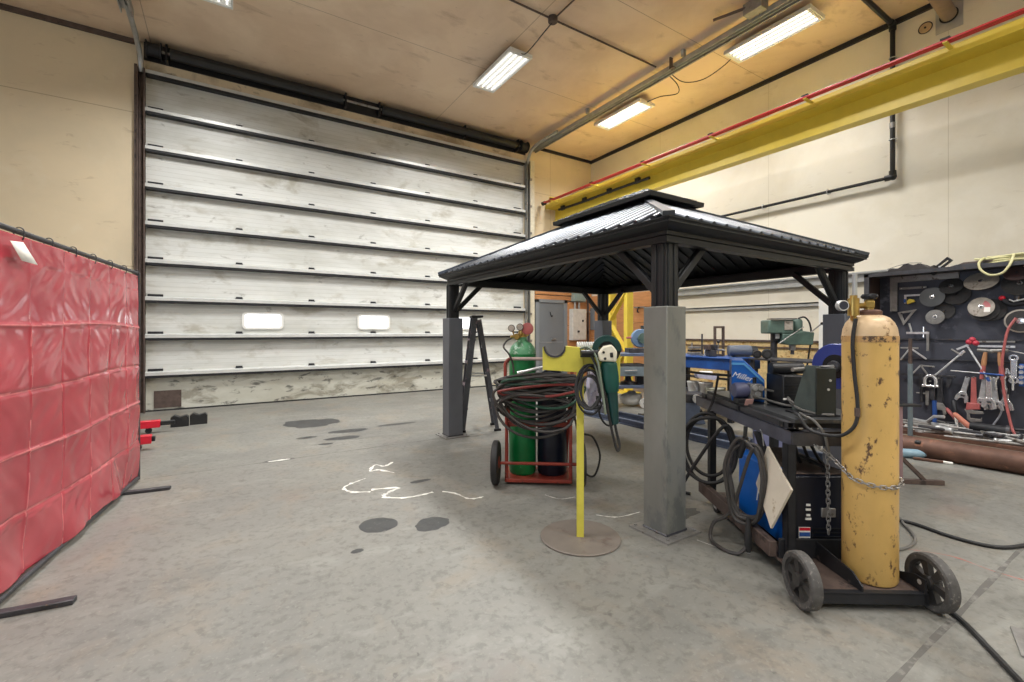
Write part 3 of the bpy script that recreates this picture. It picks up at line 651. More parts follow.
for j in range(nz_ + 1):
    z = z0 + (z1 - z0) * j / nz_
    for i in range(nx + 1):
        x = .02 + (CL - .04) * i / nx; h = (z - z0) / (z1 - z0)
        y = .006 * math.sin(2.1 * x + 1.3 * z) + .005 * math.sin(7 * x + 2.5 * math.sin(3 * z)) * (1 - h * .6) + .0035 * math.sin(19 * x + 6 * z) * (1 - .7 * h)
        cell = (int((x - .02) * 7 / CL) * 5 + int(z / .33) * 3) % 7
        for q, f in enumerate(vf): y += .006 * crease(x - f - .01 * math.sin(6 * z + q), .009) * (1 if z < 1.34 else .25) * (1 if q % 2 else -1) + .0015 * crease(x - f - .03, .05)
        for q, f in enumerate(hf): y += .007 * crease(z - f - .012 * math.sin(3 * x + q), .009) * (-1 if q % 2 else 1) - .002 * crease(z - f + .04, .05)
        y += .0025 * math.sin(14 * x + cell) * math.sin(11 * z + 2 * cell) + .0016 * math.sin(41 * x + 5 * math.sin(9 * z + cell)) * math.sin(17 * z + 3 * x)
        if h < .28: y += .016 * (1 - h / .28) * math.sin(9 * x + 8 * z) + .02 * (1 - h / .28) * math.sin(3.2 * x)
        vs.append((x, y - .012, z + .012 * math.sin(5 * x) * (1 - h) ** 3))
cm.add(vs, [(j * (nx + 1) + i, j * (nx + 1) + i + 1, (j + 1) * (nx + 1) + i + 1, (j + 1) * (nx + 1) + i) for j in range(nz_) for i in range(nx)])
for q_, f_ in enumerate(cm.f):
    c_ = (cm.v[f_[0]] + cm.v[f_[2]]) / 2; x_, z_ = c_.x, c_.z; on = False
    for q, f in enumerate(vf): on = on or (abs(x_ - f - .01 * math.sin(6 * z_ + q)) < .0042 and z_ < 1.4 and math.sin(23 * z_ + 5 * q) > -.85)
    for q, f in enumerate(hf): on = on or (abs(z_ - f - .012 * math.sin(3 * x_ + q)) < .005)
    cm.m[q_] = 1 if on else 0
foldm = mat('red_vinyl_fold', (208, 112, 116), .25, var=.2, scale=20)
co_ = cm.build('curtain', [curtm, foldm], wc, ang=180); sd = co_.modifiers.new('s', 'SOLIDIFY'); sd.thickness = .0015
MB().cyl((0, 0, 1.8), (CL, 0, 1.8), .014, n=10).build('top_rail', darksteel, wc)
MB().cyl((0, 0, .03), (CL, 0, .03), .016, n=10).build('bottom_rail', darksteel, wc)
for x in (0, CL): MB().cyl((x, 0, .012), (x, 0, 1.8), .016, n=10).build('upright', darksteel, wc)
for k in range(9):
    x = .06 + k * (CL - .12) / 8
    MB().tube(smooth([(x, -.018, 1.765), (x, -.02, 1.81), (x, 0, 1.822), (x, .02, 1.8), (x, .0, 1.76)], 4, True), .003, 6, True).build('tie', darksteel, wc)
for x in (.38, CL - .36): MB().box((x, 0, .012), (.05, .62, .024)).build('foot', darksteel, wc, .003)
tg = MB(); tg.add([(CL * .2, -.035, 1.73), (CL * .24, -.04, 1.74), (CL * .275, -.06, 1.64), (CL * .225, -.05, 1.645)], [(0, 1, 2, 3)]); o = tg.build('paper_tag', paper, wc); o.modifiers.new('s', 'SOLIDIFY').thickness = .001
del CL

# red engine hoist mostly behind the curtain
eh = thing('engine_hoist', 'red steel floor hoist legs sticking out from behind the welding curtain', 'hoist', (-1.9, 6.85, 0))
for y, l, e in ((.48, 1.2, .12), (-.52, 1.22, 0)):
    MB().span((0, y - .05, .07), (l, y + .05, .16)).build('leg', redbright, eh, .006)
    MB().span((l, y - .03, .09), (l + .03 + e, y + .03, .14)).build('leg_tip', black, eh, .004)
    for x in (.1, l - .12): 
        c = MB().cyl((x, y - .02, .035), (x, y + .02, .035), .035, n=14); c.box((x, y, .06), (.05, .06, .03)); c.build('caster', black, eh)
MB().span((-.06, -.5, .07), (.04, .5, .17)).build('cross_base', redbright, eh, .006)
MB().box((0, 0, .7), (.1, .1, 1.1)).build('mast', redbright, eh, .006)
MB().bar((0, 0, 1.2), (.75, 0, 1.25), .08, .08).build('boom', redbright, eh, .006)
g = MB().cyl((.04, 0, .45), (.3, 0, .95), .04, n=14); g.cyl((.3, 0, .95), (.45, 0, 1.2), .018, n=10); g.build('ram', black, eh)
for x, y, lb in ((-.52, 7.66, 'black steel v-shaped block on the floor by the red hoist, left of two'), (-.31, 7.72, 'black steel v-shaped block on the floor by the red hoist, right of two')):
    o = MB().prism([(-.1, 0), (.1, 0), (.1, .12), (.075, .15), (0, .15 - .02), (-.06, .16), (-.1, .13)], -.06, .06, Matrix.Translation((x, y, 0)))
    tag(o.build('v_block', black, None, .004), lb, 'block')

# ------------------------------------------------------------------ stepladder beside the far left post
ld = thing('stepladder', 'grey aluminium stepladder standing open behind the far gazebo post', 'ladder', (2.83, 5.36, 0), math.radians(-112))
H = 1.48; FY, RY_ = -.2, .26
for x0, x1 in ((-.21, -.15), (.21, .15)): MB().bar((x0, FY, 0), (x1, -.03, H), .026, .07, (0, 1, 0)).build('front_rail', ladderm, ld, .003)
for x0, x1 in ((-.19, -.13), (.19, .13)): MB().bar((x0, RY_, 0), (x1, .03, H - .03), .022, .05, (0, 1, 0)).build('rear_rail', ladderm, ld, .003)
for k in range(1, 5):
    t = k / 5; MB().box((0, FY + .17 * t, H * t), (2 * (.21 - .06 * t), .085, .022)).build('step', mat('step_worn', (128, 112, 122), .5, .2, var=.2), ld, .003)
for k in range(1, 4):
    t = k / 4; MB().box((0, RY_ - .23 * t, (H - .03) * t), (2 * (.19 - .06 * t), .016, .03)).build('rear_brace', ladderm, ld)
MB().box((0, 0, H + .01), (.36, .15, .03)).build('top_cap', black, ld, .006)
for s in (-1, 1): MB().bar((s * .18, FY + .09, .72), (s * .165, RY_ - .11, .72), .006, .02).build('spreader', steel, ld)
for x, y in ((-.21, FY), (.21, FY), (-.19, RY_), (.19, RY_)): MB().box((x, y, .015), (.04, .09, .03)).build('foot', black, ld, .004)

# ------------------------------------------------------------------ oxy-acetylene cart with cylinders and hoses
ox = thing('gas_cylinder_cart', 'red tube gas cylinder cart with two black wheels', 'cart', (2.234, 3.11, 0), math.radians(-36.5))
MB().span((-.285, 0, .02), (.285, .4, .035)).build('base_plate', redp, ox)
MB().box((0, 0, .035), (.56, .022, .028)).build('front_bar', redp, ox, .003)
for x in (-.272, .272):
    g = MB().tube(smooth([(x, .02, .03), (x * 1.0, .03, .5), (x * 1.05, .06, .95), (x * 1.04, .07, 1.02), (x * .94, .08, 1.055), (x * .8, .08, 1.06)], 6), .0145, 10); g.build('upright', redp, ox)
MB().cyl((-.23, .08, 1.06), (.23, .08, 1.06), .0145, n=10).build('handle', mat('handle_worn', (196, 176, 170), .4, .3, var=.15), ox)
MB().cyl((-.39, .0, .18), (.39, .0, .18), .013, n=10).build('axle', redp, ox)
for z in (.5, .85): MB().box((0, .06, z), (.56, .01, .04)).build('cross_bar', redp, ox)
for x in (-.25, .25): MB().bar((x, .38, .03), (x * 1.05, .06, .75), .02, .02).build('rear_strut', redp, ox)
for s in (-1, 1):
    w = MB().lathe([(.12, -.026), (.165, -.03), (.182, -.02), (.185, 0), (.182, .02), (.165, .03), (.12, .026)], 36, Matrix.Translation((s * .36, 0, .185)) @ Matrix.Rotation(PI / 2, 4, 'Y')); wo_ = w.build('wheel', rubber, ox)
    MB().lathe([(.02, -.034), (.05, -.03), (.06, -.012), (.125, -.018), (.125, .018), (.06, .012), (.05, .03), (.02, .034)], 28, Matrix.Translation((s * .36, 0, .185)) @ Matrix.Rotation(PI / 2, 4, 'Y')).build('rim', redp, wo_)
ROX = math.radians(-36.5); MOX = Matrix.LocRotScale(V((2.234, 3.11, 0)), Euler((0, 0, ROX)).to_quaternion(), None)
def bottle(name, lb, loc, r, hb, m, mtop, extra=None):
    t = thing(name, lb, 'gas cylinder', loc, R.uniform(0, 3))
    MB().lathe([(r * .9, 0), (r, .02), (r, hb * .5), (r, hb)], 36).build('body', m, t)
    MB().lathe([(r, hb), (r * .98, hb + .03), (r * .88, hb + r * .5), (r * .66, hb + r * .78), (r * .42, hb + r * .92), (r * .34, hb + r * 1.0), (r * .34, hb + r * 1.0 + .03), (.02, hb + r + .03)], 36).build('shoulder', mtop, t)
    return t, hb + r + .03
p = MOX @ V((-.145, .235, .036)); gt, gz_ = bottle('gas_cylinder', 'tall green oxygen cylinder on the red cart', p, .12, 1.06, green, greenpale)
g = MB().cyl((0, 0, gz_ - .01), (0, 0, gz_ + .06), .022, n=12); g.box((0, 0, gz_ + .03), (.05, .05, .05)); g.build('valve', brass, gt, .003)
MB().lathe([(.012, 0), (.034, .004), (.036, .018), (.012, .022)], 14, Matrix.Translation((0, 0, gz_ + .07))).build('handwheel', black, gt)
p = MOX @ V((.118, .24, .036)); at, az_ = bottle('gas_cylinder', 'shorter black cylinder beside the green one on the red cart', p, .13, .8, darkblue, darkblue)
MB().cyl((0, 0, az_), (0, 0, az_ + .07), .02, n=12).build('valve', brass, at)
rg = thing('pressure_regulator', 'brass regulator with two round gauges on the green cylinder', 'regulator', MOX @ V((-.19, .17, 1.25)), ROX)
g = MB().ball((0, 0, 0), .03, (1, 1, 1)); g.cyl((0, 0, 0), (0, -.06, 0), .022, n=14); g.cyl((-.06, 0, 0), (.08, .05, 0), .012, n=10); g.build('body', brass, rg)
for x, z in ((-.05, .075), (.025, .085)):
    ga = MB().cyl((x, -.012, z), (x, .014, z), .031, n=22).build('gauge', darksteel, rg); MB().cyl((x, -.0135, z), (x, -.0125, z), .026, n=22).build('dial', abrasivep, ga); MB().cyl((x * .5, 0, .01), (x, 0, z), .007, n=8).build('stem', brass, ga)
fr2 = thing('pressure_regulator', 'regulator with faded red cover behind the brass one', 'regulator', MOX @ V((-.1, .2, 1.32)), ROX)
MB().lathe([(.03, -.02), (.05, -.015), (.055, 0), (.05, .015), (.03, .02)], 22, Matrix.Rotation(PI / 2, 4, 'X')).build('cover', pinkred, fr2); MB().cyl((0, 0, -.02), (0, .0, -.065), .012, n=8).build('stem', brass, fr2)
def oxl(pts): return [MOX @ V(q) for q in pts]
line_thing('regulator_hose', 'short black hose hanging from the brass regulator', 'hose', smooth(oxl([(-.24, .14, 1.235), (-.28, .1, 1.21), (-.3, .06, 1.16), (-.25, .03, 1.1), (-.22, .04, 1.02), (-.21, .02, .94)]), 6), .008, hosem)
def coil(lb, name, n, m, r, seed, zt=(.9, 1.0), zb=(.5, .86), depth=(-.035, -.15), xo=.0):
    q = random.Random(seed); pts = []
    for k in range(n):
        a = q.uniform(.3, .365); top = q.uniform(*zt); bot = q.uniform(*zb); y = q.uniform(*depth); tl = q.uniform(-.05, .05); cx = xo + q.uniform(-.015, .02)
        for i in range(12):
            th = 2 * PI * i / 12; z = (top + bot) / 2 + (top - bot) / 2 * math.sin(th) * (1 if math.sin(th) < 0 else .55) + tl * math.cos(th)
            pts.append((cx + a * math.cos(th) * (1 - .12 * max(0, -math.sin(th))), y + .03 * math.sin(th * 2 + k), z))
    return line_thing(name, lb, 'hose', smooth(oxl(pts), 4), r, m, 1, 7)
coil('thick bundle of dark welding hose coiled on the red cart', 'welding_hose', 13, hosem, .0115, 3)
coil('dark hose loops drooping lowest across the front of the red cart', 'welding_hose', 4, hosem, .0115, 11, (.8, .92), (.4, .55), (-.1, -.17), .01)
coil('red hose strands among the dark coil on the red cart', 'welding_hose', 1, hoser, .011, 5, (.84, .9), (.72, .78), (-.12, -.17))
coil('green hose strands among the dark coil on the red cart', 'welding_hose', 2, hoseg, .011, 8, (.88, .97), (.66, .82), (-.09, -.16), .02)
tr = thing('welding_torch', 'grey metal cutting torch lying on top of the coiled hoses', 'torch', MOX @ V((.02, .0, .985)), ROX + .1)
MB().tube(smooth([(-.16, -.02, -.03), (-.04, -.02, 0), (.1, -.02, .03), (.17, -.02, .06)], 5), .013, 10).build('handle', steel, tr); MB().cyl((.16, -.02, .055), (.2, -.05, .04), .012, n=10).build('tip', brass, tr); MB().cyl((-.16, -.02, -.03), (-.2, -.02, -.04), .018, n=10).build('coupling', chrome, tr)
line_thing('loose_hose', 'black hose looping onto the floor right of the red cart', 'hose', smooth(oxl([(.3, .04, .6), (.34, .05, .4), (.36, .1, .2), (.42, .2, .04), (.5, .25, .02), (.54, .22, .2), (.48, .2, .36), (.4, .16, .4)]), 6), .009, rubber)

# ------------------------------------------------------------------ yellow work stand with grinder
st = thing('pipe_stand', 'yellow steel pipe stand on a round plate base', 'stand', (1.889, 2.179, 0), -math.radians(40.9))
MB().lathe([(.001, 0), (.246, 0), (.25, .003), (.25, .009), (.246, .012), (.001, .012)], 56).build('round_base', mat('base_tan', (122, 114, 106), .55, .2, var=.12, wear=(112, 98, 90), wear_amt=.4), st)
MB().box((0, 0, .56), (.046, .046, 1.1)).build('post', yellowstand, st, .004)
hp = [(-.235, 1.055), (.02, 1.04), (.02, 1.195), (-.09, 1.205), (-.095, 1.17), (-.115, 1.145), (-.15, 1.135), (-.185, 1.142), (-.21, 1.16), (-.222, 1.19), (-.235, 1.2)]
MB().prism(hp, -.03, -.018).build('head_plate', yellowstand, st, .002)
MB().prism(hp, .018, .03).build('head_plate', yellowstand, st, .002)
g = MB(); g.prism([(-.159 + .07 * math.cos(PI + PI * i / 10), 1.2 + .068 * math.sin(PI + PI * i / 10)) for i in range(11)] + [(-.159 + .062 * math.cos(-PI * i / 10), 1.205 + .06 * math.sin(-PI * i / 10)) for i in range(11)], -.04, .04); g.build('cradle', darksteel, st)
MB().box((.06, 0, 1.11), (.1, .05, .12)).build('side_box', yellowstand, st, .004)
MB().span((.0, -.09, 1.14), (.12, -.02, 1.155)).build('tool_shelf', blacksteel, st, .002)
MB().span((.1, -.02, 1.05), (.2, .02, 1.2)).build('side_arm', yellowstand, st, .004)
MB().span((.215, -.01, .98), (.245, .01, 1.2)).build('side_arm', yellowstand, st, .003)
RST = -math.radians(40.9); MST = Matrix.LocRotScale(V((1.889, 2.179, 0)), Euler((0, 0, RST)).to_quaternion(), None)
gr = thing('angle_grinder', 'green angle grinder with cream gear head hanging on the yellow stand', 'grinder', MST @ V((.165, -.075, 1.155)), RST, rot=(0, math.radians(-6), RST))
MB().prism([(-.055, -.03), (.045, -.045), (.055, .02), (.03, .06), (-.02, .055), (-.06, .02)], -.05, .035).build('gear_head', cream, gr, .01)
MB().lathe([(.035, 0), (.05, -.02), (.052, -.1), (.046, -.17), (.04, -.19)], 20, Matrix.Translation((0, 0, -.035))).build('motor_body', teal, gr)
MB().lathe([(.036, -.2), (.032, -.28), (.026, -.36), (.02, -.4)], 16, Matrix.Translation((0, 0, -.02))).build('tail_handle', tealdark, gr)
n = 22; oc = [(.09 * math.cos(PI * 1.25 * i / n - .25), .03 + .09 * math.sin(PI * 1.25 * i / n - .25)) for i in range(n + 1)]
MB().prism(oc + [(.05 * math.cos(PI * 1.25 * i / n - .25), .03 + .05 * math.sin(PI * 1.25 * i / n - .25)) for i in range(n, -1, -1)], .03, .075).build('wheel_guard', tealdark, gr, .004)
MB().cyl((0, .055, .03), (0, .062, .03), .086, n=36).build('grinding_disc', abrasive, gr)
MB().cyl((-.05, -.02, .02), (-.16, -.05, .03), .018, n=12).build('side_handle', black, gr)
MB().box((0.02, -.053, .0), (.018, .01, .03)).build('spindle_lock', black, gr, .003); MB().cyl((-.025, -.056, .02), (-.025, -.05, .02), .008, n=10).build('screw', black, gr); MB().cyl((-.02, -.056, -.018), (-.02, -.05, -.018), .008, n=10).build('screw', black, gr)
def stl(pts): return [MST @ V(q) for q in pts]
line_thing('power_cord', 'grinder cord hanging in a long narrow loop below the green grinder', 'cord', smooth(stl([(.2, -.07, .8), (.215, -.07, .7), (.235, -.07, .61), (.225, -.08, .575), (.21, -.08, .61), (.18, -.09, .74), (.15, -.1, .9), (.11, -.1, 1.05), (.06, -.1, 1.16), (.03, -.06, 1.17)]), 7), .008, rubber)
q = random.Random(4); pts = []
for k in range(7):
    cx, cz, a, b = q.uniform(.04, .08), q.uniform(.92, .97), q.uniform(.05, .085), q.uniform(.09, .14); y = q.uniform(-.1, -.04)
    for i in range(10): th = 2 * PI * i / 10; pts.append((cx + a * math.cos(th), y + .02 * math.sin(th), cz + b * math.sin(th)))
pts += [(.1, -.06, .9), (.12, -.06, .78), (.17, -.05, .72), (.24, -.03, .75)]
line_thing('power_cord', 'tangled dark cord looped over the yellow stand left of the grinder', 'cord', smooth(stl(pts), 4), .0065, rubber)
line_thing('power_cord', 'pale green cord draped over the shelf of the yellow stand', 'cord', smooth(stl([(.0, -.05, 1.19), (.05, -.1, 1.2), (.1, -.12, 1.13), (.13, -.12, .95), (.15, -.12, .8), (.12, -.1, .98), (.07, -.1, 1.15), (.03, -.07, 1.2)]), 6), .007, mat('cord_sage', (120, 132, 116), .5))
"""extra coil hose"""
hx = [( -.02 + .0016 * i, .06 + .022 * math.cos(i * .7), 1.205 + .022 * math.sin(i * .7)) for i in range(90)]
line_thing('coiled_air_hose', 'white spiral air hose resting on top of the yellow stand', 'hose', stl(hx), .006, white, 1, 6)
pk = MST @ V((.12, .12, .93)); bg = thing('hanging_bag', 'white and lilac printed bag hanging behind the yellow stand', 'bag', pk, RST)
g = MB(); vs = []
for j in range(9):
    for i in range(9):
        x = -.075 + .15 * i / 8; z = .12 - .24 * j / 8; vs.append((x * (1 - .1 * math.sin(j)), .02 * math.sin(i * 1.3 + j) , z))
g.add(vs, [(j * 9 + i, j * 9 + i + 1, (j + 1) * 9 + i + 1, (j + 1) * 9 + i) for j in range(8) for i in range(8)]); o = g.build('bag_sheet', purplecard, bg); o.modifiers.new('s', 'SOLIDIFY').thickness = .012
MB().torus((0, 0, .15), (0, 1, 0), .03, .004).build('hang_loop', white, bg)

# ------------------------------------------------------------------ welding cart
WO = V((2.30, 1.07, 0)); WR = math.radians(-34)
MW = Matrix.LocRotScale(WO, Euler((0, 0, WR)).to_quaternion(), None)
def wl(*p): return MW @ V(p)
wct = thing('welding_cart', 'black steel welding cart carrying the yellow cylinder on two spoked wheels', 'cart', tuple(WO), WR)
MB().span((.045, .0, .074), (.545, 1.28, .086)).build('deck', brownsteel, wct)
g = MB().span((.03, -.03, .035), (.555, -.022, .082)); g.span((.03, -.03, .078), (.555, 0, .086)); g.build('front_bar', blacksteel, wct)
for x in (.035, .56): MB().span((x - .03 if x < .3 else x - .01, .3, .086), (x + .01 if x < .3 else x + .03, 1.3, .17)).build('side_rail', brownsteel, wct, .004)
MB().span((.05, .285, .086), (.56, .3, .19)).build('front_panel', blacksteel, wct, .003)
for xa, xb in ((-.03, .05), (.535, .615)): MB().cyl((xa, 0, .127), (xb, 0, .127), .012, n=12).build('axle', steel, wct)
for x in (.045, .54): MB().prism([(-.03, .04), (.16, .04), (.16, .1), (.03, .15), (-.03, .15)], -.004, .004, Matrix.Translation((x, 0, 0)) @ Matrix.Rotation(PI / 2, 4, 'Z')).build('axle_plate', blacksteel, wct)
g = MB(); g.prism([(0, .086), (.3, .086), (.3, .18), (.06, .15), (0, .11)], -.004, .004, Matrix.Translation((.262, -.02, 0)) @ Matrix.Rotation(PI / 2 + .06, 4, 'Z')); g.build('cylinder_guard', blacksteel, wct)
for s, x in ((-1, -.005), (1, .59)):
    Mx = Matrix.Translation((x, 0, .127)) @ Matrix.Rotation(PI / 2, 4, 'Y')
    w = MB().lathe([(.098, -.024), (.118, -.026), (.126, -.02), (.1275, 0), (.126, .02), (.118, .026), (.098, .024), (.096, 0), (.098, -.024)], 44, Mx).build('wheel', rubbergrey, wct)
    g = MB().lathe([(.012, -.03), (.03, -.028), (.03, .028), (.012, .03)], 20, Mx)
    for k in range(6):
        a = k * PI / 3 + .3; d = V((0, math.sin(a), math.cos(a))); t = V((0, math.cos(a), -math.sin(a)))
        c = V((x, 0, .127)); g.add([c + d * r + t * (ww * sg) + V((yy, 0, 0)) for r, ww in ((.026, .011), (.099, .021)) for sg in (-1, 1) for yy in (-.013, .013)], [(0, 1, 3, 2), (4, 6, 7, 5), (0, 4, 5, 1), (2, 3, 7, 6), (0, 2, 6, 4), (1, 5, 7, 3)])
    g.lathe([(.088, -.012), (.099, -.018), (.099, .018), (.088, .012), (.088, -.012)], 36, Mx)
    g.build('spoke_hub', mat('wheel_hub', (60, 58, 57), .5, .2, var=.2, scale=20), w)
for x in (.07, .5):
    w = MB().cyl((x - .014, 1.12, .04), (x + .014, 1.12, .04), .04, n=20); c = w.build('caster', rubber, wct)
    MB().prism([(-.03, .03), (.01, .03), (.03, .074), (-.03, .074)], -.02, -.016, Matrix.Translation((x, 1.12, 0)) @ Matrix.Rotation(PI / 2, 4, 'Z')).build('caster_fork', steel, c)
    MB().prism([(-.03, .03), (.01, .03), (.03, .074), (-.03, .074)], .016, .02, Matrix.Translation((x, 1.12, 0)) @ Matrix.Rotation(PI / 2, 4, 'Z')).build('caster_fork', steel, c)
for x, y in ((.1, .28), (.56, .28), (.1, 1.28), (.56, 1.28)):
    g = MB().span((x - .022, y - .022, .086), (x + .022, y - .016, .7)); g.span((x - .022, y - .022, .086), (x - .016, y + .03, .7)); g.span((x + .016, y - .022, .086), (x + .022, y + .03, .7)); g.build('leg', blacksteel, wct)
for x in (.105, .6):
    g = MB().span((x - .004, .262, .692), (x + .004, 1.6, .768)); g.span((x - .004 if x < .3 else x - .06, .262, .76), (x + .06 if x < .3 else x + .004, 1.6, .768)); g.build('side_angle', mat('cart_angle', (92, 93, 106), .42, .4, var=.25, scale=8), wct)
g = MB().span((.1, .262, .692), (.604, .27, .768)); g.span((.1, .262, .76), (.604, .33, .768)); g.build('front_angle', darksteel, wct)
MB().span((.1, 1.592, .692), (.604, 1.6, .768)).build('rear_angle', darksteel, wct)
MB().bar((.1, .3, .3), (.1, .62, .69), .012, .04, (1, 0, 0)).build('side_brace', blacksteel, wct)
MB().span((.15, .32, .8), (.62, 1.5, .822)).build('table_top', mat('table_plate', (76, 78, 80), .4, .4, var=.3, scale=5, wear=(112, 108, 100), wear_amt=.4), wct, .002)
for y in (.38, .9, 1.45): MB().span((.11, y - .02, .768), (.6, y + .02, .8)).build('cross_bearer', blacksteel, wct)
sq = thing('square_tube', 'length of dark square tube lying along the left edge of the welding cart top', 'steel tube', wl(.135, .95, .769), WR)
n_ = MB(); n_.plate([(-.018, 0), (.018, 0), (.018, .034), (-.018, .034)], [(-.014, .004), (.014, .004), (.014, .03), (-.014, .03)], -.62, .58); n_.build('tube_wall', darksteel, sq)

# welding power source on the deck
WM = wl(.295, .62, .086)
wp = thing('welding_machine', 'blue welding power source standing inside the black cart', 'welding machine', WM, WR)
hw, hl = .165, .3
pr = [(-hw, .02), (hw, .02), (hw, .4), (hw - .03, .43), (-hw + .03, .43), (-hw, .4)]
MB().prism(pr, -hl + .03, hl).build('case', millblue, wp, .006)
MB().prism([(x * .98, z) for x, z in pr], -hl, -hl + .03).build('front_panel', darkblue, wp, .006)
MB().span((-hw - .003, -hl + .005, .03), (-hw + .022, -hl + .032, .39)).build('corner_trim', teal, wp)
g = MB().span((-.13, -.28, .431), (.15, .28, .439)); g.build('top_cover', brownsteel, wp, .003)
MB().tube(smooth([(.04, -.25, .44), (.04, -.24, .465), (.04, .1, .465), (.04, .12, .44)], 4), .011, 8).build('lift_handle', black, wp)
hx_ = MB().box((.03, -hl - .004, .235), (.075, .012, .05)); hx_.build('socket_plate', dullsteel, wp, .004)
for k, (z, w_) in enumerate(((.275, .022), (.25, .026), (.22, .02), (.2, .03))): MB().box((-.075, -hl - .003, z), (w_, .004, .011)).build('control_mark', paper, wp)
for k in range(5): MB().box((.03 , -hl - .003, .06 + .022 * k), (.17, .005, .006)).build('vent_slat', black, wp)
def sticker(x, z, w_, h_):
    lb_ = MB().box((x, -hl - .003, z), (w_, .003, h_)).build('warning_label', paper, wp)
    MB().box((x, -hl - .005, z + h_ * .4), (w_ * .94, .002, h_ * .16)).build('label_band', redbright, lb_)
    MB().box((x, -hl - .005, z + h_ * .12), (w_ * .94, .002, h_ * .22)).build('label_band', inkblue, lb_)
    for k in range(4): MB().box((x, -hl - .005, z - h_ * (.1 + .1 * k)), (w_ * .8, .002, h_ * .05)).build('label_line', inkdark, lb_)
sticker(-.095, .105, .06, .1); sticker(.135, .14, .035, .07)
lettering('Miller', .11, paper, wp, Matrix.Translation((-hw - .004, -.06, .2)) @ Matrix.Rotation(-PI / 2, 4, 'Z') @ Matrix.Rotation(PI / 2, 4, 'X'), .25)

# yellow cylinder
TC = wl(.395, .118, .086)
yt, yz = None, None
yt = thing('gas_cylinder', 'big scuffed yellow gas cylinder chained upright on the front of the welding cart', 'gas cylinder', TC, .4)
r = .1125
MB().lathe([(.085, 0), (r - .006, .004), (r, .016), (r, .6), (r, 1.14), (r + .001, 1.165)], 56).build('body', tankyellow, yt)
MB().lathe([(r + .001, 1.165), (r, 1.19), (r * .96, 1.225), (r * .86, 1.255), (r * .7, 1.278), (r * .5, 1.29), (r * .42, 1.293)], 56).build('shoulder', tanktop, yt)
MB().lathe([(r + .0016, 1.16), (r + .0018, 1.172), (r + .0012, 1.19)], 56).build('scuff_band', mat('tank_band', (190, 150, 96), .5, .1, var=.2, scale=20, wear=(74, 56, 44), wear_amt=.62, wear_scale=22), yt)
MB().lathe([(r * .45, 1.288), (r * .45, 1.31), (r * .36, 1.318), (r * .2, 1.32)], 30).build('neck_ring', rust, yt)
g = MB().cyl((0, 0, 1.31), (0, 0, 1.37), .018, n=14); g.box((0, 0, 1.345), (.04, .04, .035)); g.build('valve', brass, yt, .004)
vw = MB().lathe([(.01, 1.372), (.03, 1.374), (.033, 1.385), (.03, 1.396), (.01, 1.398)], 18)
for k in range(6): vw.ball((.03 * math.cos(k * PI / 3), .03 * math.sin(k * PI / 3), 1.385), .009, n=8)
vw.build('handwheel', blacksteel, yt)
rgp = thing('pressure_regulator', 'brass gas regulator on top of the yellow cylinder', 'regulator', wl(.305, .1, 1.425), WR)
g = MB().cyl((.09, .03, 0), (0, 0, 0), .014, n=12); g.cyl((0, 0, -.05), (0, 0, .035), .024, n=18); g.cyl((0, 0, .03), (0, 0, .05), .016, n=14); g.cyl((0, 0, -.075), (0, 0, -.05), .014, n=10); g.build('body', brass, rgp)
g = MB().cyl((-.055, -.012, 0), (-.055, .012, 0), .026, n=22); gg = g.build('gauge', steel, rgp); MB().cyl((-.055, -.0135, 0), (-.055, -.012, 0), .021, n=20).build('dial', inkdark, gg); MB().cyl((-.03, 0, 0), (0, 0, 0), .006, n=8).build('gauge_stem', brass, gg)
MB().cyl((.02, .02, .05), (.02, .02, .16), .011, n=12).build('flow_tube', galv, rgp)
line_thing('gas_hose', 'black gas hose hanging down the left front of the yellow cylinder', 'hose',
    smooth([wl(.295, .07, 1.36), wl(.28, .07, 1.25), wl(.282, .062, 1.1), wl(.288, .052, .98), wl(.288, .05, .89), wl(.272, .06, .83), wl(.24, .1, .785), wl(.2, .18, .775), wl(.175, .25, .79), wl(.165, .3, .84), wl(.2, .4, .84)], 8), .0085, rubber, 1, 10)
hc = MB().cyl(wl(.288, .05, .93), wl(.288, .05, .89), .012, n=12); tag(hc.build('hose_coupling', brownsteel), 'brown coupling on the black gas hose of the yellow cylinder', 'coupling')
# chains
def chain(name, lb, pts, ln=.032, r=.0028):
    P_ = smooth(pts, 14); L = [0]
    for a, b in zip(P_, P_[1:]): L.append(L[-1] + (b - a).length)
    m = MB(); k = 0; step = ln * .72; n = int(L[-1] / step)
    for q in range(n):
        s = q * step + step / 2; i = max(j for j in range(len(L)) if L[j] <= s); i = min(i, len(P_) - 2)
        p = P_[i].lerp(P_[i + 1], (s - L[i]) / max(1e-6, L[i + 1] - L[i])); d = (P_[i + 1] - P_[i]).normalized()
        a = d.orthogonal().normalized(); b = d.cross(a); a, b = (a + b).normalized(), (b - a).normalized()
        sd = a if q % 2 else b
        m.tube([p + d * (ln / 2 - .009 + .009 * math.cos(t)) * 1 * (1) + sd * .009 * math.sin(t) if math.cos(t) > 0 else p - d * (ln / 2 - .009 - .009 * math.cos(t)) + sd * .009 * math.sin(t) for t in [2 * PI * u / 10 for u in range(10)]], r, 5, True)
    return tag(m.build(name, dullsteel), lb, 'chain')
pts = []
for k in range(13):
    a = PI * (1.02 + .96 * k / 12); pts.append(MW @ V((.395 + (r + .008) * math.cos(a), .118 + (r + .008) * math.sin(a), .595 - .03 * math.sin(PI * k / 12) )))
pts = [wl(.22, .262, .7)] + [wl(.262, .2, .655)] + pts[1:] + [wl(.55, .2, .62), wl(.56, .26, .66)]
chain('safety_chain', 'steel chain wrapped around the middle of the yellow cylinder', pts)
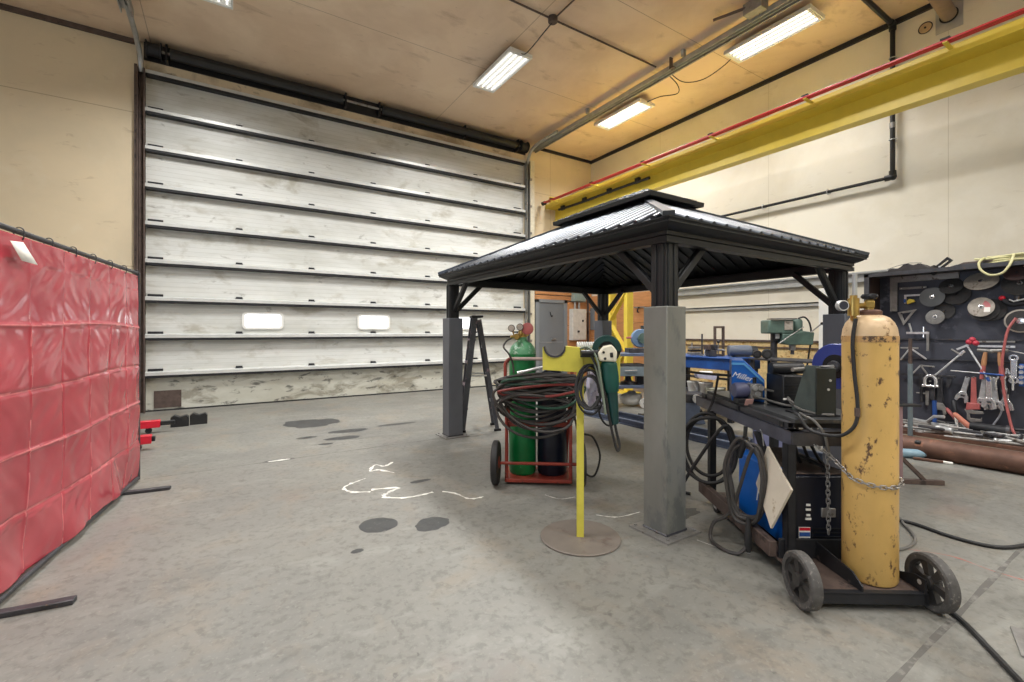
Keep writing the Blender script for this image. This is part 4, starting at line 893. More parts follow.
chain('safety_chain', 'loose steel chain end hanging in front of the blue welding machine', [wl(.29, .27, .69), wl(.288, .262, .5), wl(.29, .262, .35), wl(.292, .262, .21)])

# things on the cart top
wfd = thing('wire_feeder', 'blue slope-topped wire feeder on top of the welding cart', 'wire feeder', wl(.245, 1.05, .824), WR - .38)
g = MB().prism([(-.1, 0), (.1, 0), (.1, .15), (-.02, .275), (-.1, .275)], -.12, .2); g.build('case', millblue, wfd, .006)
MB().prism([(-.1, .245), (-.1, .26), (-.02, .26), (.095, .14), (.095, .125), (-.025, .245)], -.124, -.12).build('edge_trim', mat('trim_blue', (90, 160, 215), .4), wfd)
lettering('Miller', .055, paper, wfd, Matrix.Translation((-.035, -.1245, .165)) @ Matrix.Rotation(PI / 2, 4, 'X') @ Matrix.Rotation(-.25, 4, 'Z'), .3)
dm = thing('drive_motor', 'round lilac-grey motor of the wire drive in front of the blue feeder', 'motor', wl(.17, .9, .824), WR)
g = MB().lathe([(.02, -.045), (.045, -.042), (.052, -.03), (.052, .03), (.04, .05)], 24, Matrix.Translation((-.04, 0, .08)) @ Matrix.Rotation(PI / 2, 4, 'Y')); g.build('motor', mat('motor_lilac', (78, 80, 108), .45), dm)
MB().box((.05, 0, .075), (.08, .08, .1)).build('drive_block', dullsteel, dm, .006)
for x, z in ((.035, .1), (.075, .1), (.055, .06)): MB().cyl((x, -.055, z), (x, -.04, z), .017, n=16).build('drive_roll', steel, dm)
MB().cyl((.04, -.03, .13), (.04, -.03, .17), .012, n=12).build('tension_knob', black, dm)
MB().box((-.03, -.02, .015), (.1, .07, .03)).build('base', blacksteel, dm, .003)
lb2 = MB().box((-.02, -.08, .012), (.05, .003, .05), (.5, 0, 0)); lb2.build('tag', mat('tag_pink', (216, 170, 160), .6), dm)
cbx = thing('control_box', 'black control box with a round roll on top beside the blue feeder', 'control box', wl(.365, .78, .824), WR)
MB().box((0, 0, .1), (.15, .2, .2)).build('case', black, cbx, .008)
for k in range(4): MB().box((0, -.102, .14 - .02 * k), (.14, .004, .008)).build('rib', blacksteel, cbx)
MB().box((-.055, -.102, .055), (.04, .003, .012)).build('name_plate', paper, cbx); MB().box((.068, -.102, .07), (.014, .003, .09)).build('pink_strip', pinkred, cbx)
MB().lathe([(.02, -.1), (.036, -.098), (.038, 0), (.036, .098), (.02, .1)], 20, Matrix.Translation((0, 0, .238)) @ Matrix.Rotation(PI / 2, 4, 'Y')).build('roll', black, cbx)
sb_ = thing('spool_bracket', 'dark angled steel bracket holding the wire spool on the cart top', 'bracket', wl(.34, .49, .824), WR)
MB().prism([(-.09, 0), (.1, 0), (.0, .28), (-.09, .28)], -.005, .005, Matrix.Translation((-.025, 0, 0)) @ Matrix.Rotation(PI / 2 + .25, 4, 'Z')).build('side_gusset', mat('gusset_grey', (92, 102, 98), .45, .2, var=.2), sb_)
MB().span((-.025, -.09, 0), (.085, -.08, .27)).build('front_plate', mat('bracket_dark', (30, 36, 34), .4), sb_, .003)
MB().span((.078, -.09, 0), (.085, .06, .27)).build('side_plate', black, sb_, .003)
MB().span((-.1, -.1, 0), (.1, .08, .008)).build('foot', blacksteel, sb_)
for x, z in ((.05, .2), (.04, .15)): MB().cyl((x, -.095, z), (x, -.09, z), .007, n=8).build('bolt', steel, sb_)
MB().cyl((-.12, -.03, .255), (.26, .15, .262), .011, n=12).build('spindle', dullsteel, sb_)
ws = thing('wire_spool', 'blue flanged welding wire spool on a shaft behind the yellow cylinder', 'wire spool', wl(.62, .66, 1.085), 0, rot=(0, 0, WR + .5))
Ms = Matrix.Rotation(PI / 2, 4, 'Y')
for x in (-.045, .045): MB().lathe([(.06, x - .004), (.135, x - .004), (.138, x), (.135, x + .004), (.06, x + .004)], 44, Ms).build('flange', mat('spool_blue', (52, 66, 138), .38, var=.1), ws)
MB().lathe([(.02, -.055), (.07, -.055), (.072, -.05), (.072, .05), (.02, .05)], 30, Ms).build('hub', black, ws); MB().lathe([(.1, -.04), (.1, .04)], 36, Ms).build('wire', brass, ws)
MB().lathe([(.01, -.085), (.032, -.08), (.036, -.06), (.03, -.055), (.01, -.055)], 18, Ms).build('spindle_nut', darksteel, ws)
for nm, lb, pp, rr in (('feeder_cable', 'grey cable running over the cart top from the blue feeder to the bracket', [(.2, .95, .95), (.26, .86, .92), (.32, .72, .9), (.3, .6, .86), (.29, .5, .845), (.33, .42, .835), (.4, .38, .835)], .008),
                       ('feeder_cable', 'grey cable drooping in front of the control box on the cart top', [(.17, .9, .88), (.24, .8, .86), (.29, .68, .845), (.31, .6, .85), (.29, .57, .87), (.27, .6, .89)], .0075),
                       ('feeder_cable', 'grey cable hanging off the front edge of the cart top', [(.25, .44, .835), (.22, .35, .835), (.235, .29, .82), (.26, .25, .76), (.28, .25, .68), (.3, .26, .62)], .007)):
    line_thing(nm, lb, 'cable', smooth([wl(*p) for p in pp], 8), rr, mat('cable_grey', (104, 102, 98), .5), 1, 8)
for k in range(4):
    x = .2 + .045 * k
    line_thing('welding_lead', ['black lead leftmost of four dropping behind the front leg of the welding cart', 'black lead second from left dropping behind the front leg of the welding cart', 'black lead third from left dropping above the blue welding machine', 'black lead nearest the yellow cylinder dropping above the blue welding machine'][k], 'cable',
        smooth([wl(x - .03, .5, .76), wl(x, .49, .66), wl(x + .03 + .01 * k, .52, .57), wl(x + .06 + .02 * k, .55, .505)], 6), .009, rubber, 1, 8)
# cables hung on the far corner
pts = []
for k in range(3):
    for i in range(10):
        th = PI / 2 + 2 * PI * i / 10; rx = .18 + .02 * ((k * 7) % 3 - 1); rz_ = .235 + .02 * ((k * 5) % 3 - 1)
        pts.append(wl(.03 - .01 * k + .82 * rx * math.cos(th), 1.17 - .012 * k - .5 * rx * math.cos(th), .46 + rz_ * math.sin(th) - .012 * k))
pts += [wl(-.07, 1.2, .3), wl(-.14, 1.26, .12), wl(-.14, 1.36, .02), wl(-.1, 1.5, .012), wl(0, 1.45, .012)]
line_thing('welding_lead', 'heavy black cable coiled and hung at the far left corner of the welding cart', 'cable', smooth(pts, 5), .0125, rubber, 1, 9)
hk = thing('cable_hook', 'grey rod hook at the far left corner of the welding cart', 'hook', wl(.14, 1.26, .72), WR)
MB().tube(smooth([(0, 0, .26), (-.03, 0, .1), (-.08, -.03, 0), (-.13, -.05, -.04), (-.16, -.07, .0)], 6), .009, 8).build('rod', rubber, hk); MB().box((.0, 0, .0), (.02, .05, .08)).build('hook_plate', dullsteel, hk, .003)
line_thing('overhead_arm', 'black rod arm reaching left from the wire drive above the cart top', 'rod', [wl(.17, .98, .99), wl(.02, 1.2, .985), wl(-.02, 1.42, .98)], .009, rubber)
pts = []
q = random.Random(5)
for k in range(4):
    for i in range(10):
        th = PI / 2 + 2 * PI * i / 10; rx = .12 + q.uniform(-.02, .02); rz_ = .23 + q.uniform(-.03, .03)
        pts.append(wl(.0 - .012 * k + .6 * rx * math.cos(th), .52 - .75 * rx * math.cos(th), .42 + rz_ * math.sin(th)))
pts += [wl(-.06, .6, .22), wl(-.14, .66, .12), wl(-.17, .64, .03), wl(-.14, .54, .012), wl(-.08, .48, .014), wl(-.04, .46, .06)]
line_thing('torch_cable', 'grey torch cable looped over the side of the welding cart and onto the floor', 'cable', smooth(pts, 5), .0105, hosem, 1, 8)
tc_ = thing('welding_torch', 'black welding torch handle hanging low from the looped cable on the cart side', 'torch', wl(-.03, .46, .03), WR)
MB().lathe([(.008, 0), (.012, .004), (.02, .02), (.021, .1), (.016, .14), (.012, .2)], 16).build('handle', rubber, tc_); MB().cyl((0, 0, -.0), (0, 0, .012), .011, n=10).build('nozzle', steel, tc_)
tc_ = thing('electrode_holder', 'black electrode holder clipped to the top of the looped torch cable', 'torch', wl(-.03, .54, .6), 0, rot=(.35, .1, WR))
MB().lathe([(.006, -.06), (.017, -.05), (.019, .05), (.014, .09)], 14).build('handle', black, tc_); MB().bar((0, 0, .08), (.0, .03, .14), .014, .02).build('jaw', black, tc_); MB().bar((.012, 0, .0), (.03, .01, .07), .008, .02).build('lever', steel, tc_)
bd = thing('cardboard_panel', 'beige board hanging tilted on the left side of the welding cart', 'board', wl(.062, .37, .42), 0, rot=(0, 0, WR + PI / 2))
MB().prism([(.1, .22), (-.165, .06), (-.03, -.2), (.17, -.02)], -.006, .006, Matrix.Rotation(.12, 4, 'X')).build('board', card, bd)
MB().tube(smooth([(.1, 0, .22), (.06, .03, .3), (.02, .06, .33)], 5), .003, 6).build('hang_wire', steel, bd)

# ------------------------------------------------------------------ tool rack
RX = 6.66; RY0, RY1 = .15, 2.24
tr = thing('tool_rack', 'black steel tool rack with a wide back panel at the right', 'tool rack', (RX, (RY0 + RY1) / 2, 0))
panelm = mat('rack_panel', (74, 76, 86), .5, .25, var=.3, scale=2.2, wear=(106, 108, 120), wear_amt=.4, wear_scale=3.5)
MB().span((RX, RY0, .2), (RX + .012, RY1, 1.95)).build('back_panel', panelm, tr, world=True)
MB().span((RX - .3, RY1 - .004, 0), (RX + .02, RY1 + .004, 1.95)).build('side_panel', mat('rack_side', (64, 50, 46), .6, .2, var=.3, scale=6, wear=(94, 70, 60), wear_amt=.3), tr, world=True)
MB().span((RX - .33, RY1 - .008, 0), (RX - .29, RY1 + .04, 1.965)).build('post', darksteel, tr, .003, world=True)
MB().span((RX - .3, RY0, 0), (RX + .02, RY0 + .03, 1.95)).build('side_panel', blacksteel, tr, world=True)
g = MB().span((RX - .31, RY0, 1.935), (RX + .02, RY1 + .04, 1.945)); g.span((RX - .33, RY0, 1.925), (RX - .31, RY1 + .04, 1.965)); g.build('top_shelf', darksteel, tr, world=True)
g = MB().span((RX - .46, RY0, .205), (RX, RY1, .22)); g.span((RX - .465, RY0, .19), (RX - .455, RY1, .225)); g.build('bottom_shelf', rust, tr, world=True)
MB().span((RX - .02, RY0, 1.2), (RX, RY1, 1.215)).build('hanging_rail', darksteel, tr, world=True)
MB().span((RX - .02, RY0, .98), (RX, RY1, .99)).build('hanging_rail', darksteel, tr, world=True)
RR = -PI / 2
def on_rack(name, lb, cat, px, py, dep=.02, tilt=0.0, group=None):     # local x right, z up, -y towards the room
    p = onX(px, py, RX - dep); e = Euler((0, tilt, RR))
    e = (Matrix.Rotation(RR, 3, 'Z') @ Matrix.Rotation(tilt, 3, 'Y')).to_euler()
    return thing(name, lb, cat, tuple(p), 0, group, rot=tuple(e))
UX = .0079; UZ = .0108                                                 # metres per photo pixel on the rack
def pin(t): MB().cyl((0, .0, 0), (0, -.05, 0), .006, n=8).build('hang_pin', dullsteel, t)
# framing square
t = on_rack('framing_square', 'large heavy steel L-square in the upper left corner of the tool rack', 'square', 894, 279, .03)
MB().prism([(-.03, .02), (.56, .02), (.56, -.045), (.035, -.045), (.035, -.38), (-.03, -.38)], -.02, -.0).build('blade', dullsteel, t, .003)
g = MB().span((-.03, -.026, .0), (.56, -.02, .02)); g.span((-.03, -.026, -.38), (-.01, -.02, .0)); g.build('stiffening_edge', dullsteel, t)
t = on_rack('steel_rule', 'thin bright steel bar hanging under the large L-square', 'bar', 913, 288, .03)
MB().box((0, -.01, 0), (.24, .012, .024)).build('bar', dullsteel, t, .002); MB().cyl((-.1, -.02, 0), (-.1, -.01, 0), .006, n=8).build('rivet', steel, t); MB().cyl((.1, -.02, 0), (.1, -.01, 0), .006, n=8).build('rivet', steel, t)
t = on_rack('spring_clamp', 'small clamp with a yellow jaw beside the grey disc on the tool rack', 'clamp', 910, 299, .04)
MB().prism([(-.05, -.05), (-.03, -.05), (-.03, .03), (.11, .03), (.11, .05), (-.05, .05)], -.012, .0).build('frame', steel, t, .002); MB().prism([(-.02, -.06), (.05, -.035), (.04, -.01), (.0, .0), (-.02, -.02)], -.03, -.0).build('jaw', yellowp, t, .004); MB().box((-.042, -.01, -.02), (.02, .03, .04)).build('grip', inkblue, t, .004)
t = on_rack('set_square', 'grey triangular welding square left of the small discs', 'square', 907, 316, .03, .0)
MB().plate([(-.085, .045), (.09, .075), (-.03, -.11)], [(-.045, .028), (.04, .045), (-.022, -.055)], -.012, .0).build('triangle', dullsteel, t, .002); MB().cyl((-.045, -.016, .03), (-.045, 0, .03), .01, n=10).build('pivot', darksteel, t)
# discs
def disc(lb, px, py, r, m, dep, hub=True, label=None, tilt=.15, th=.006, hubm=None):
    p = onX(px, py, RX - dep); t = thing('grinding_disc', lb, 'disc', tuple(p), 0, 'grinding discs on the tool rack', rot=tuple((Matrix.Rotation(RR, 3, 'Z') @ Matrix.Rotation(-tilt, 3, 'X')).to_euler()))
    Mx = Matrix.Rotation(PI / 2, 4, 'X')
    MB().lathe([(.012, -th / 2), (r - .004, -th / 2), (r, -th / 4), (r, th / 4), (r - .004, th / 2), (.012, th / 2), (.012, -th / 2)], 44, Mx).build('disc', m, t)
    if hub: MB().lathe([(.01, -.002), (.022, -.002), (.022, th / 2 + .002), (.01, th / 2 + .003), (.01, -.002)], 20, Mx).build('centre_ring', hubm or chrome, t)
    if label:
        label(t, th, Mx)
    MB().cyl((0, dep * .9, .0), (0, -.02, 0), .008, n=8).build('peg', darksteel, t)
    return t
disc('plain dark grey disc with a white centre ring, largest at the left of the rack', 932, 297, .108, mat('disc_grey', (96, 98, 100), .5, .2), .09)
disc('black disc tucked behind the top edge right of the dark grey disc', 951, 286, .1, abrasive, .06, tilt=.55)
disc('large black backing disc lowest of the top row on the rack', 956, 294, .12, abrasive, .04, False, tilt=.35)
disc('small grey disc with a shiny hub below the plain dark grey disc', 935, 317, .08, abrasivel, .1)
disc('black disc half hidden behind the small grey disc', 944, 311, .09, abrasive, .05, False)
disc('pale tilted disc at the middle of the top row', 981, 281, .13, abrasivep, .1, tilt=.75)
def lab(t, th, Mx):
    n = 20
    o = MB(); o.prism([(.07 * math.cos(-1.0 + 2.2 * i / n), .07 * math.sin(-1.0 + 2.2 * i / n)) for i in range(n + 1)] + [(.03 * math.cos(-1.0 + 2.2 * i / n), .03 * math.sin(-1.0 + 2.2 * i / n)) for i in range(n, -1, -1)], -th / 2 - .001, -th / 2); o.build('paper_label', mat('label_rose', (196, 120, 122), .6), t)
    MB().box((.045, -th / 2 - .002, -.03), (.045, .002, .05)).build('price_sticker', paper, t)
disc('grinding disc with a rose paper label and white sticker', 981, 307, .1, abrasivep, .12, True, lab, .2)
disc('black disc directly behind the rose labelled grinding disc', 984, 310, .115, abrasive, .07, False, None, .2, .012)
disc('black disc behind and right of the rose labelled grinding disc', 991, 310, .115, abrasive, .04, False, None, .2)
disc('brownish black disc at the top right corner of the rack', 1017, 273, .095, mat('disc_plum', (84, 66, 66), .7), .12, False, None, .7, .02)
disc('grey rimmed disc below the brownish disc at the right edge', 1020, 283, .13, abrasive, .07, True, None, .35)
t = on_rack('reel_disc', 'dark round wheel with a pale rim at the right edge of the rack', 'wheel', 1021, 321, .06)
Mx = Matrix.Rotation(PI / 2, 4, 'X'); MB().lathe([(.01, -.02), (.1, -.02), (.1, .02), (.01, .02)], 36, Mx).build('wheel', abrasive, t); MB().lathe([(.1, -.018), (.115, -.01), (.115, .01), (.1, .018)], 36, Mx).build('rim', abrasivep, t); MB().lathe([(.004, -.03), (.03, -.03), (.03, .025), (.004, .028)], 20, Mx).build('hub', chrome, t)
t = on_rack('air_tool', 'black air grinder with a red knob hanging at the upper right', 'air tool', 1008, 301, .05)
MB().ball((-.035, -.03, .03), .026).build('knob', redbright, t); MB().tube(smooth([(-.03, -.03, .01), (.02, -.03, -.03), (.09, -.03, -.03), (.15, -.03, -.01)], 5), .025, 10).build('body', blacksteel, t); MB().cyl((.07, -.04, -.02), (.07, -.04, .06), .02, n=12).build('inlet', darksteel, t); MB().tube([(.02, -.06, .01), (.05, -.07, -.01), (.12, -.06, .01)], .008, 8).build('lever', steel, t)
line_thing('red_air_hose', 'faded red air hose hanging from the pale rimmed wheel down the tool rack', 'hose', smooth([onX(1016, 318, RX - .1), onX(1008, 330, RX - .12), onX(1004, 348, RX - .12), onX(1002, 366, RX - .11), onX(1004, 392, RX - .1), onX(1008, 412, RX - .12), onX(1012, 428, RX - .14), onX(1016, 437, RX - .2)], 7), .011, pinkred)
line_thing('grey_hose', 'thin grey hose curving down behind the red air hose', 'hose', smooth([onX(1003, 405, RX - .05), onX(1000, 415, RX - .06), onX(993, 425, RX - .08), onX(985, 432, RX - .1), onX(975, 435, RX - .15)], 6), .008, mat('hose_grey', (140, 142, 150), .5))
# clamps at left
t = on_rack('c_clamp', 'bright steel F-clamp hanging below the triangular square', 'clamp', 918, 333, .04)
MB().span((-.1, -.02, -.012), (.1, -.004, .012)).build('bar', steel, t, .002); MB().prism([(.07, .02), (.1, .02), (.1, -.2), (.075, -.2), (.075, -.05)], -.018, -.002).build('arm', dullsteel, t, .003); MB().cyl((.05, -.01, -.05), (.05, -.01, .07), .008, n=10).build('screw', chrome, t); MB().cyl((-.05, -.01, .0), (-.075, -.01, .11), .01, n=8).build('handle', steel, t)
t = on_rack('locking_pliers', 'pale steel clamp pliers with two spread arms below the F-clamp', 'pliers', 912, 349, .05)
MB().span((-.1, -.02, -.0), (.06, -.006, .02)).build('jaw', dullsteel, t, .003); MB().bar((-.02, -.012, 0), (-.1, -.012, -.13), .014, .02, (0, 1, 0)).build('handle', steel, t, .003); MB().bar((.0, -.012, .0), (.13, -.012, -.11), .016, .022, (0, 1, 0)).build('handle', steel, t, .003)
t = on_rack('locking_pliers', 'steel clamp pliers with a bent upper arm over the shiny shackle', 'pliers', 921, 368, .05)
MB().bar((-.08, -.012, -.08), (.0, -.012, .03), .014, .02, (0, 1, 0)).build('handle', steel, t, .003); MB().bar((.0, -.012, .03), (.06, -.012, -.07), .014, .02, (0, 1, 0)).build('handle', dullsteel, t, .003); MB().bar((.0, -.012, .03), (.12, -.012, .02), .016, .02, (0, 1, 0)).build('jaw', dullsteel, t, .003)
t = on_rack('bar_clamp', 'dark bar clamp hanging horizontally behind the blue-grey pole', 'clamp', 918, 375, .03)
MB().span((-.15, -.015, -.012), (.14, -.003, .012)).build('bar', darksteel, t); MB().span((.02, -.03, -.14), (.05, .0, .02)).build('arm', darksteel, t, .003); MB().cyl((.035, -.015, -.3), (.035, -.015, -.1), .016, n=10).build('screw', darksteel, t); MB().cyl((-.01, -.015, -.2), (.08, -.015, -.2), .008, n=8).build('tommy_bar', dullsteel, t)
t = on_rack('shackle', 'shiny chrome shackle near the left of the tool rack', 'shackle', 931, 381, .07)
MB().tube(smooth([(-.045, -.02, -.05), (-.045, -.02, .02), (-.02, -.02, .055), (.02, -.02, .055), (.045, -.02, .02), (.045, -.02, -.05)], 6), .016, 12).build('bow', chrome, t); MB().cyl((-.07, -.02, -.055), (.07, -.02, -.055), .016, n=12).build('pin', chrome, t); pin(t)
t = on_rack('ratchet_wrench', 'blue handled tool hanging under the chrome shackle', 'wrench', 933, 393, .05)
MB().box((0, -.015, .0), (.045, .03, .16)).build('body', darksteel, t, .006); MB().cyl((.015, -.015, -.08), (.02, -.015, -.36), .02, n=12).build('handle', inkblue, t); MB().prism([(-.06, -.14), (-.03, -.14), (-.03, .02), (-.06, .02)], -.02, -.005).build('side_bar', dullsteel, t, .003)
t = on_rack('open_end_wrench', 'long dark open-end wrench hanging jaw down right of the shackle', 'wrench', 940, 378, .05)
MB().prism([(-.022, 0), (.022, 0), (.026, -.28), (-.026, -.28)], -.014, -.0).build('shank', darksteel, t, .003); MB().prism([(-.026, -.27), (.026, -.27), (.05, -.32), (.055, -.385), (.03, -.41), (.022, -.35), (-.022, -.35), (-.03, -.41), (-.055, -.385), (-.05, -.32)], -.018, .002).build('jaw', dullsteel, t, .004); pin(t)
t = on_rack('steel_bracket', 'dark T-shaped bracket over the long open-end wrench', 'bracket', 941, 376, .04)
MB().span((-.09, -.03, -.01), (.12, .0, .012)).build('bar', darksteel, t, .002); MB().prism([(.05, -.01), (.1, -.01), (.07, -.12), (.05, -.12)], -.02, -.01).build('tab', darksteel, t)
# long rods
t = on_rack('clamp_bar', 'long bright rod slanting up to the red clamp head', 'rod', 949, 364, .09)
MB().cyl((-.11, -.01, -.13), (.11, -.01, .13), .009, n=10).build('rod', steel, t); MB().cyl((.085, -.01, .1), (.125, -.01, .146), .016, n=10).build('collar', chrome, t); MB().cyl((.02, -.01, .16), (.1, -.01, .1), .01, n=8).build('screw', dullsteel, t)
t = on_rack('pipe_clamp', 'red pipe clamp head with two steel bars at the middle of the rack', 'clamp', 973, 343, .09)
for dx, dz in ((-.025, .01), (.025, .0), (.0, .035)): MB().ball((dx, -.02, dz), .028).build('lobe', mat('clamp_crimson', (184, 56, 74), .4), t)
MB().bar((.04, -.015, .015), (.3, -.015, .02), .016, .016).build('bar', dullsteel, t); MB().bar((.04, -.015, -.03), (.3, -.015, -.03), .014, .02).build('bar', steel, t); MB().bar((-.03, -.015, -.02), (-.12, -.015, -.07), .012, .02).build('handle', steel, t)
t = on_rack('clamp_bar', 'bright rod slanting down right from the red clamp head', 'rod', 976, 361, .09)
MB().cyl((-.07, -.01, .17), (.1, -.01, -.2), .009, n=10).build('rod', steel, t); MB().cyl((.08, -.01, -.16), (.1, -.01, -.2), .014, n=10).build('end_cap', inkblue, t)
for k, (px, lb) in enumerate(((986, 'ball hammer hung head up with a red and wood handle, left of two'), (1000, 'ball hammer hung head up with a worn wood handle, right of two'))):
    t = on_rack('hammer', lb, 'hammer', px, 352, .07, (.1, -.08)[k])
    MB().lathe([(.014, 0), (.02, -.06), (.022, -.12), (.018, -.14)], 14, Matrix.Translation((0, -.02, 0))).build('handle', wood, t); MB().lathe([(.018, -.14), (.021, -.2), (.017, -.28)], 14, Matrix.Translation((0, -.02, 0))).build('grip', pinkred, t)
    g = MB().cyl((-.06, -.02, .015), (.03, -.02, .015), .02, n=14); g.ball((.045, -.02, .015), .022); g.build('head', dullsteel, t)
t = on_rack('scriber_rod', 'thin blue rod lying level across the hanging wrenches', 'rod', 980, 373, .1); MB().cyl((-.22, -.01, .01), (0, -.01, 0), .006, n=8).build('shaft', steel, t); MB().cyl((0, -.01, 0), (.17, -.01, -.01), .009, n=8).build('grip', inkblue, t)
def adj_wrench(lb, px, py, m, dep, L, red=False, tilt=0.0):
    t = on_rack('pipe_wrench' if red else 'adjustable_wrench', lb, 'wrench', px, py, dep, tilt)
    MB().prism([(-.018, .0), (.018, .0), (.024, -L), (-.024, -L)], -.016, .0).build('handle', m, t, .004)
    hm = chrome if not red else dullsteel
    if red:
        MB().prism([(-.05, -L + .03), (.045, -L + .03), (.05, -L - .03), (-.06, -L - .05)], -.026, .006).build('housing', m, t, .006)
        MB().prism([(-.07, -L - .04), (.07, -L - .05), (.075, -L - .075), (-.05, -L - .085)], -.024, .004).build('upper_jaw', hm, t, .003)
        MB().prism([(-.05, -L - .085), (-.03, -L - .085), (-.025, -L - .13), (.05, -L - .13), (.06, -L - .11), (.06, -L - .155), (-.02, -L - .17), (-.05, -L - .14)], -.022, .002).build('hook_jaw', hm, t, .003)
    else:
        MB().prism([(-.024, -L + .02), (.024, -L + .02), (.05, -L - .03), (.058, -L - .085), (.03, -L - .1), (.02, -L - .05), (-.012, -L - .05), (-.03, -L - .09), (-.055, -L - .08), (-.05, -L - .03)], -.022, .004).build('jaw', hm, t, .004)
        MB().cyl((-.01, -.024, -L - .02), (.02, -.024, -L - .02), .01, n=10).build('worm_screw', darksteel, t)
    pin(t); return t
adj_wrench('big red pipe wrench hanging jaw down on the tool rack', 974, 377, pinkred, .07, .3, True)
adj_wrench('pale steel adjustable wrench half hidden left of the red pipe wrench', 968, 377, steel, .03, .18, tilt=.2)
adj_wrench('chrome adjustable wrench in front at the middle of the rack', 989, 376, chrome, .09, .24)
adj_wrench('chrome adjustable wrench just behind and left of the front one', 985, 377, steel, .05, .24, tilt=.1)
adj_wrench('chrome adjustable wrench just behind and right of the front one', 993, 377, steel, .04, .25, tilt=-.08)
adj_wrench('small chrome adjustable wrench under the hanging pliers', 1006, 388, chrome, .03, .13)
def plier(lb, px, py, tilt, dep, m=steel):
    t = on_rack('pliers', lb, 'pliers', px, py, dep, tilt)
    for s in (-1, 1):
        MB().tube(smooth([(s * .004, -.01, .0), (s * .03, -.01, -.05), (s * .024, -.01, -.15)], 5), .01, 8).build('handle', m, t)
        MB().prism([(s * .002, 0), (s * .02, .01), (s * .008, .07), (s * .002, .07)], -.018, -.002).build('jaw', m, t, .002)
    MB().cyl((0, -.022, 0), (0, 0, 0), .014, n=12).build('pivot', darksteel, t)
plier('chrome pliers hanging in the bunch beside the red hose, left one', 1001, 376, .06, .06, chrome); plier('chrome pliers hanging in the bunch beside the red hose, right one', 1008, 375, -.08, .08, chrome)
plier('dark pliers at the back of the bunch beside the red hose', 1005, 379, 0, .03, darksteel)
t = on_rack('combination_wrench', 'fat chrome wrench with round ends hanging near the right edge', 'wrench', 1014, 369, .06)
MB().prism([(-.025, .1), (.025, .1), (.022, -.1), (-.022, -.1)], -.016, .0).build('shank', chrome, t, .006)
for z in (.11, -.11): MB().plate(circ(.036, 20, 0, z), circ(.018, 20, 0, z), -.02, .004).build('ring_end', chrome, t, .003)
t = on_rack('socket_set_strip', 'blue socket strip with chrome sockets at the right edge of the rack', 'socket strip', 1023, 370, .06)
MB().box((0, -.005, -.05), (.05, .012, .22)).build('rail', inkblue, t, .002)
for k in range(4): MB().cyl((-.005, -.01, .03 - .05 * k), (-.005, -.05, .03 - .05 * k), .018, n=14).build('socket', chrome, t)
t = on_rack('screwdriver', 'thin steel screwdriver slanting to the right edge above the round-ended wrench', 'screwdriver', 1016, 352, .05); MB().cyl((-.07, -.01, .02), (.08, -.01, -.02), .005, n=8).build('shaft', steel, t); MB().cyl((-.12, -.01, .033), (-.06, -.01, .017), .012, n=10).build('handle', black, t)

# things lying on the bottom shelf of the rack
def shelf_item(name, lb, cat, px, py, x, z, rz=0.0, rx=0.0, ry=0.0):
    p = onX(px, py, x); p.z = z
    return thing(name, lb, cat, tuple(p), 0, None, rot=tuple((Matrix.Rotation(RR + rz, 3, 'Z') @ Matrix.Rotation(ry, 3, 'Y') @ Matrix.Rotation(rx, 3, 'X')).to_euler()))
t = shelf_item('hammer', 'dark handled hammer standing against the rack panel on the bottom shelf', 'hammer', 958, 416, 6.5, .235, 0, -.3, -.18)
MB().lathe([(.013, .1), (.013, .2)], 12).build('shaft', paper, t); MB().lathe([(.012, .0), (.014, .1)], 12).build('lower_shaft', chrome, t); MB().lathe([(.018, .18), (.021, .24), (.02, .33), (.015, .34)], 14).build('grip', blacksteel, t); g = MB().cyl((-.07, 0, .012), (.07, 0, .012), .022, n=14); g.build('head', dullsteel, t)
t = shelf_item('chisel', 'red handled tool leaning against the rack panel', 'chisel', 970, 424, 6.5, .235, 0, -.35, -.75)
MB().cyl((0, 0, 0), (0, 0, .14), .01, n=10).build('blade', dullsteel, t); MB().lathe([(.012, .14), (.018, .18), (.018, .3), (.013, .33)], 12).build('handle', pinkred, t)
t = shelf_item('mallet', 'wood and red handled mallet leaning down the bottom shelf', 'mallet', 981, 431, 6.42, .24, 0, -.25, -.85)
MB().lathe([(.02, .03), (.026, .12), (.024, .28), (.018, .3)], 14).build('handle', mat('mallet_handle', (190, 118, 96), .5, var=.2), t); MB().cyl((-.06, 0, 0), (.06, 0, 0), .03, n=16).build('head', dullsteel, t)
q = random.Random(21)
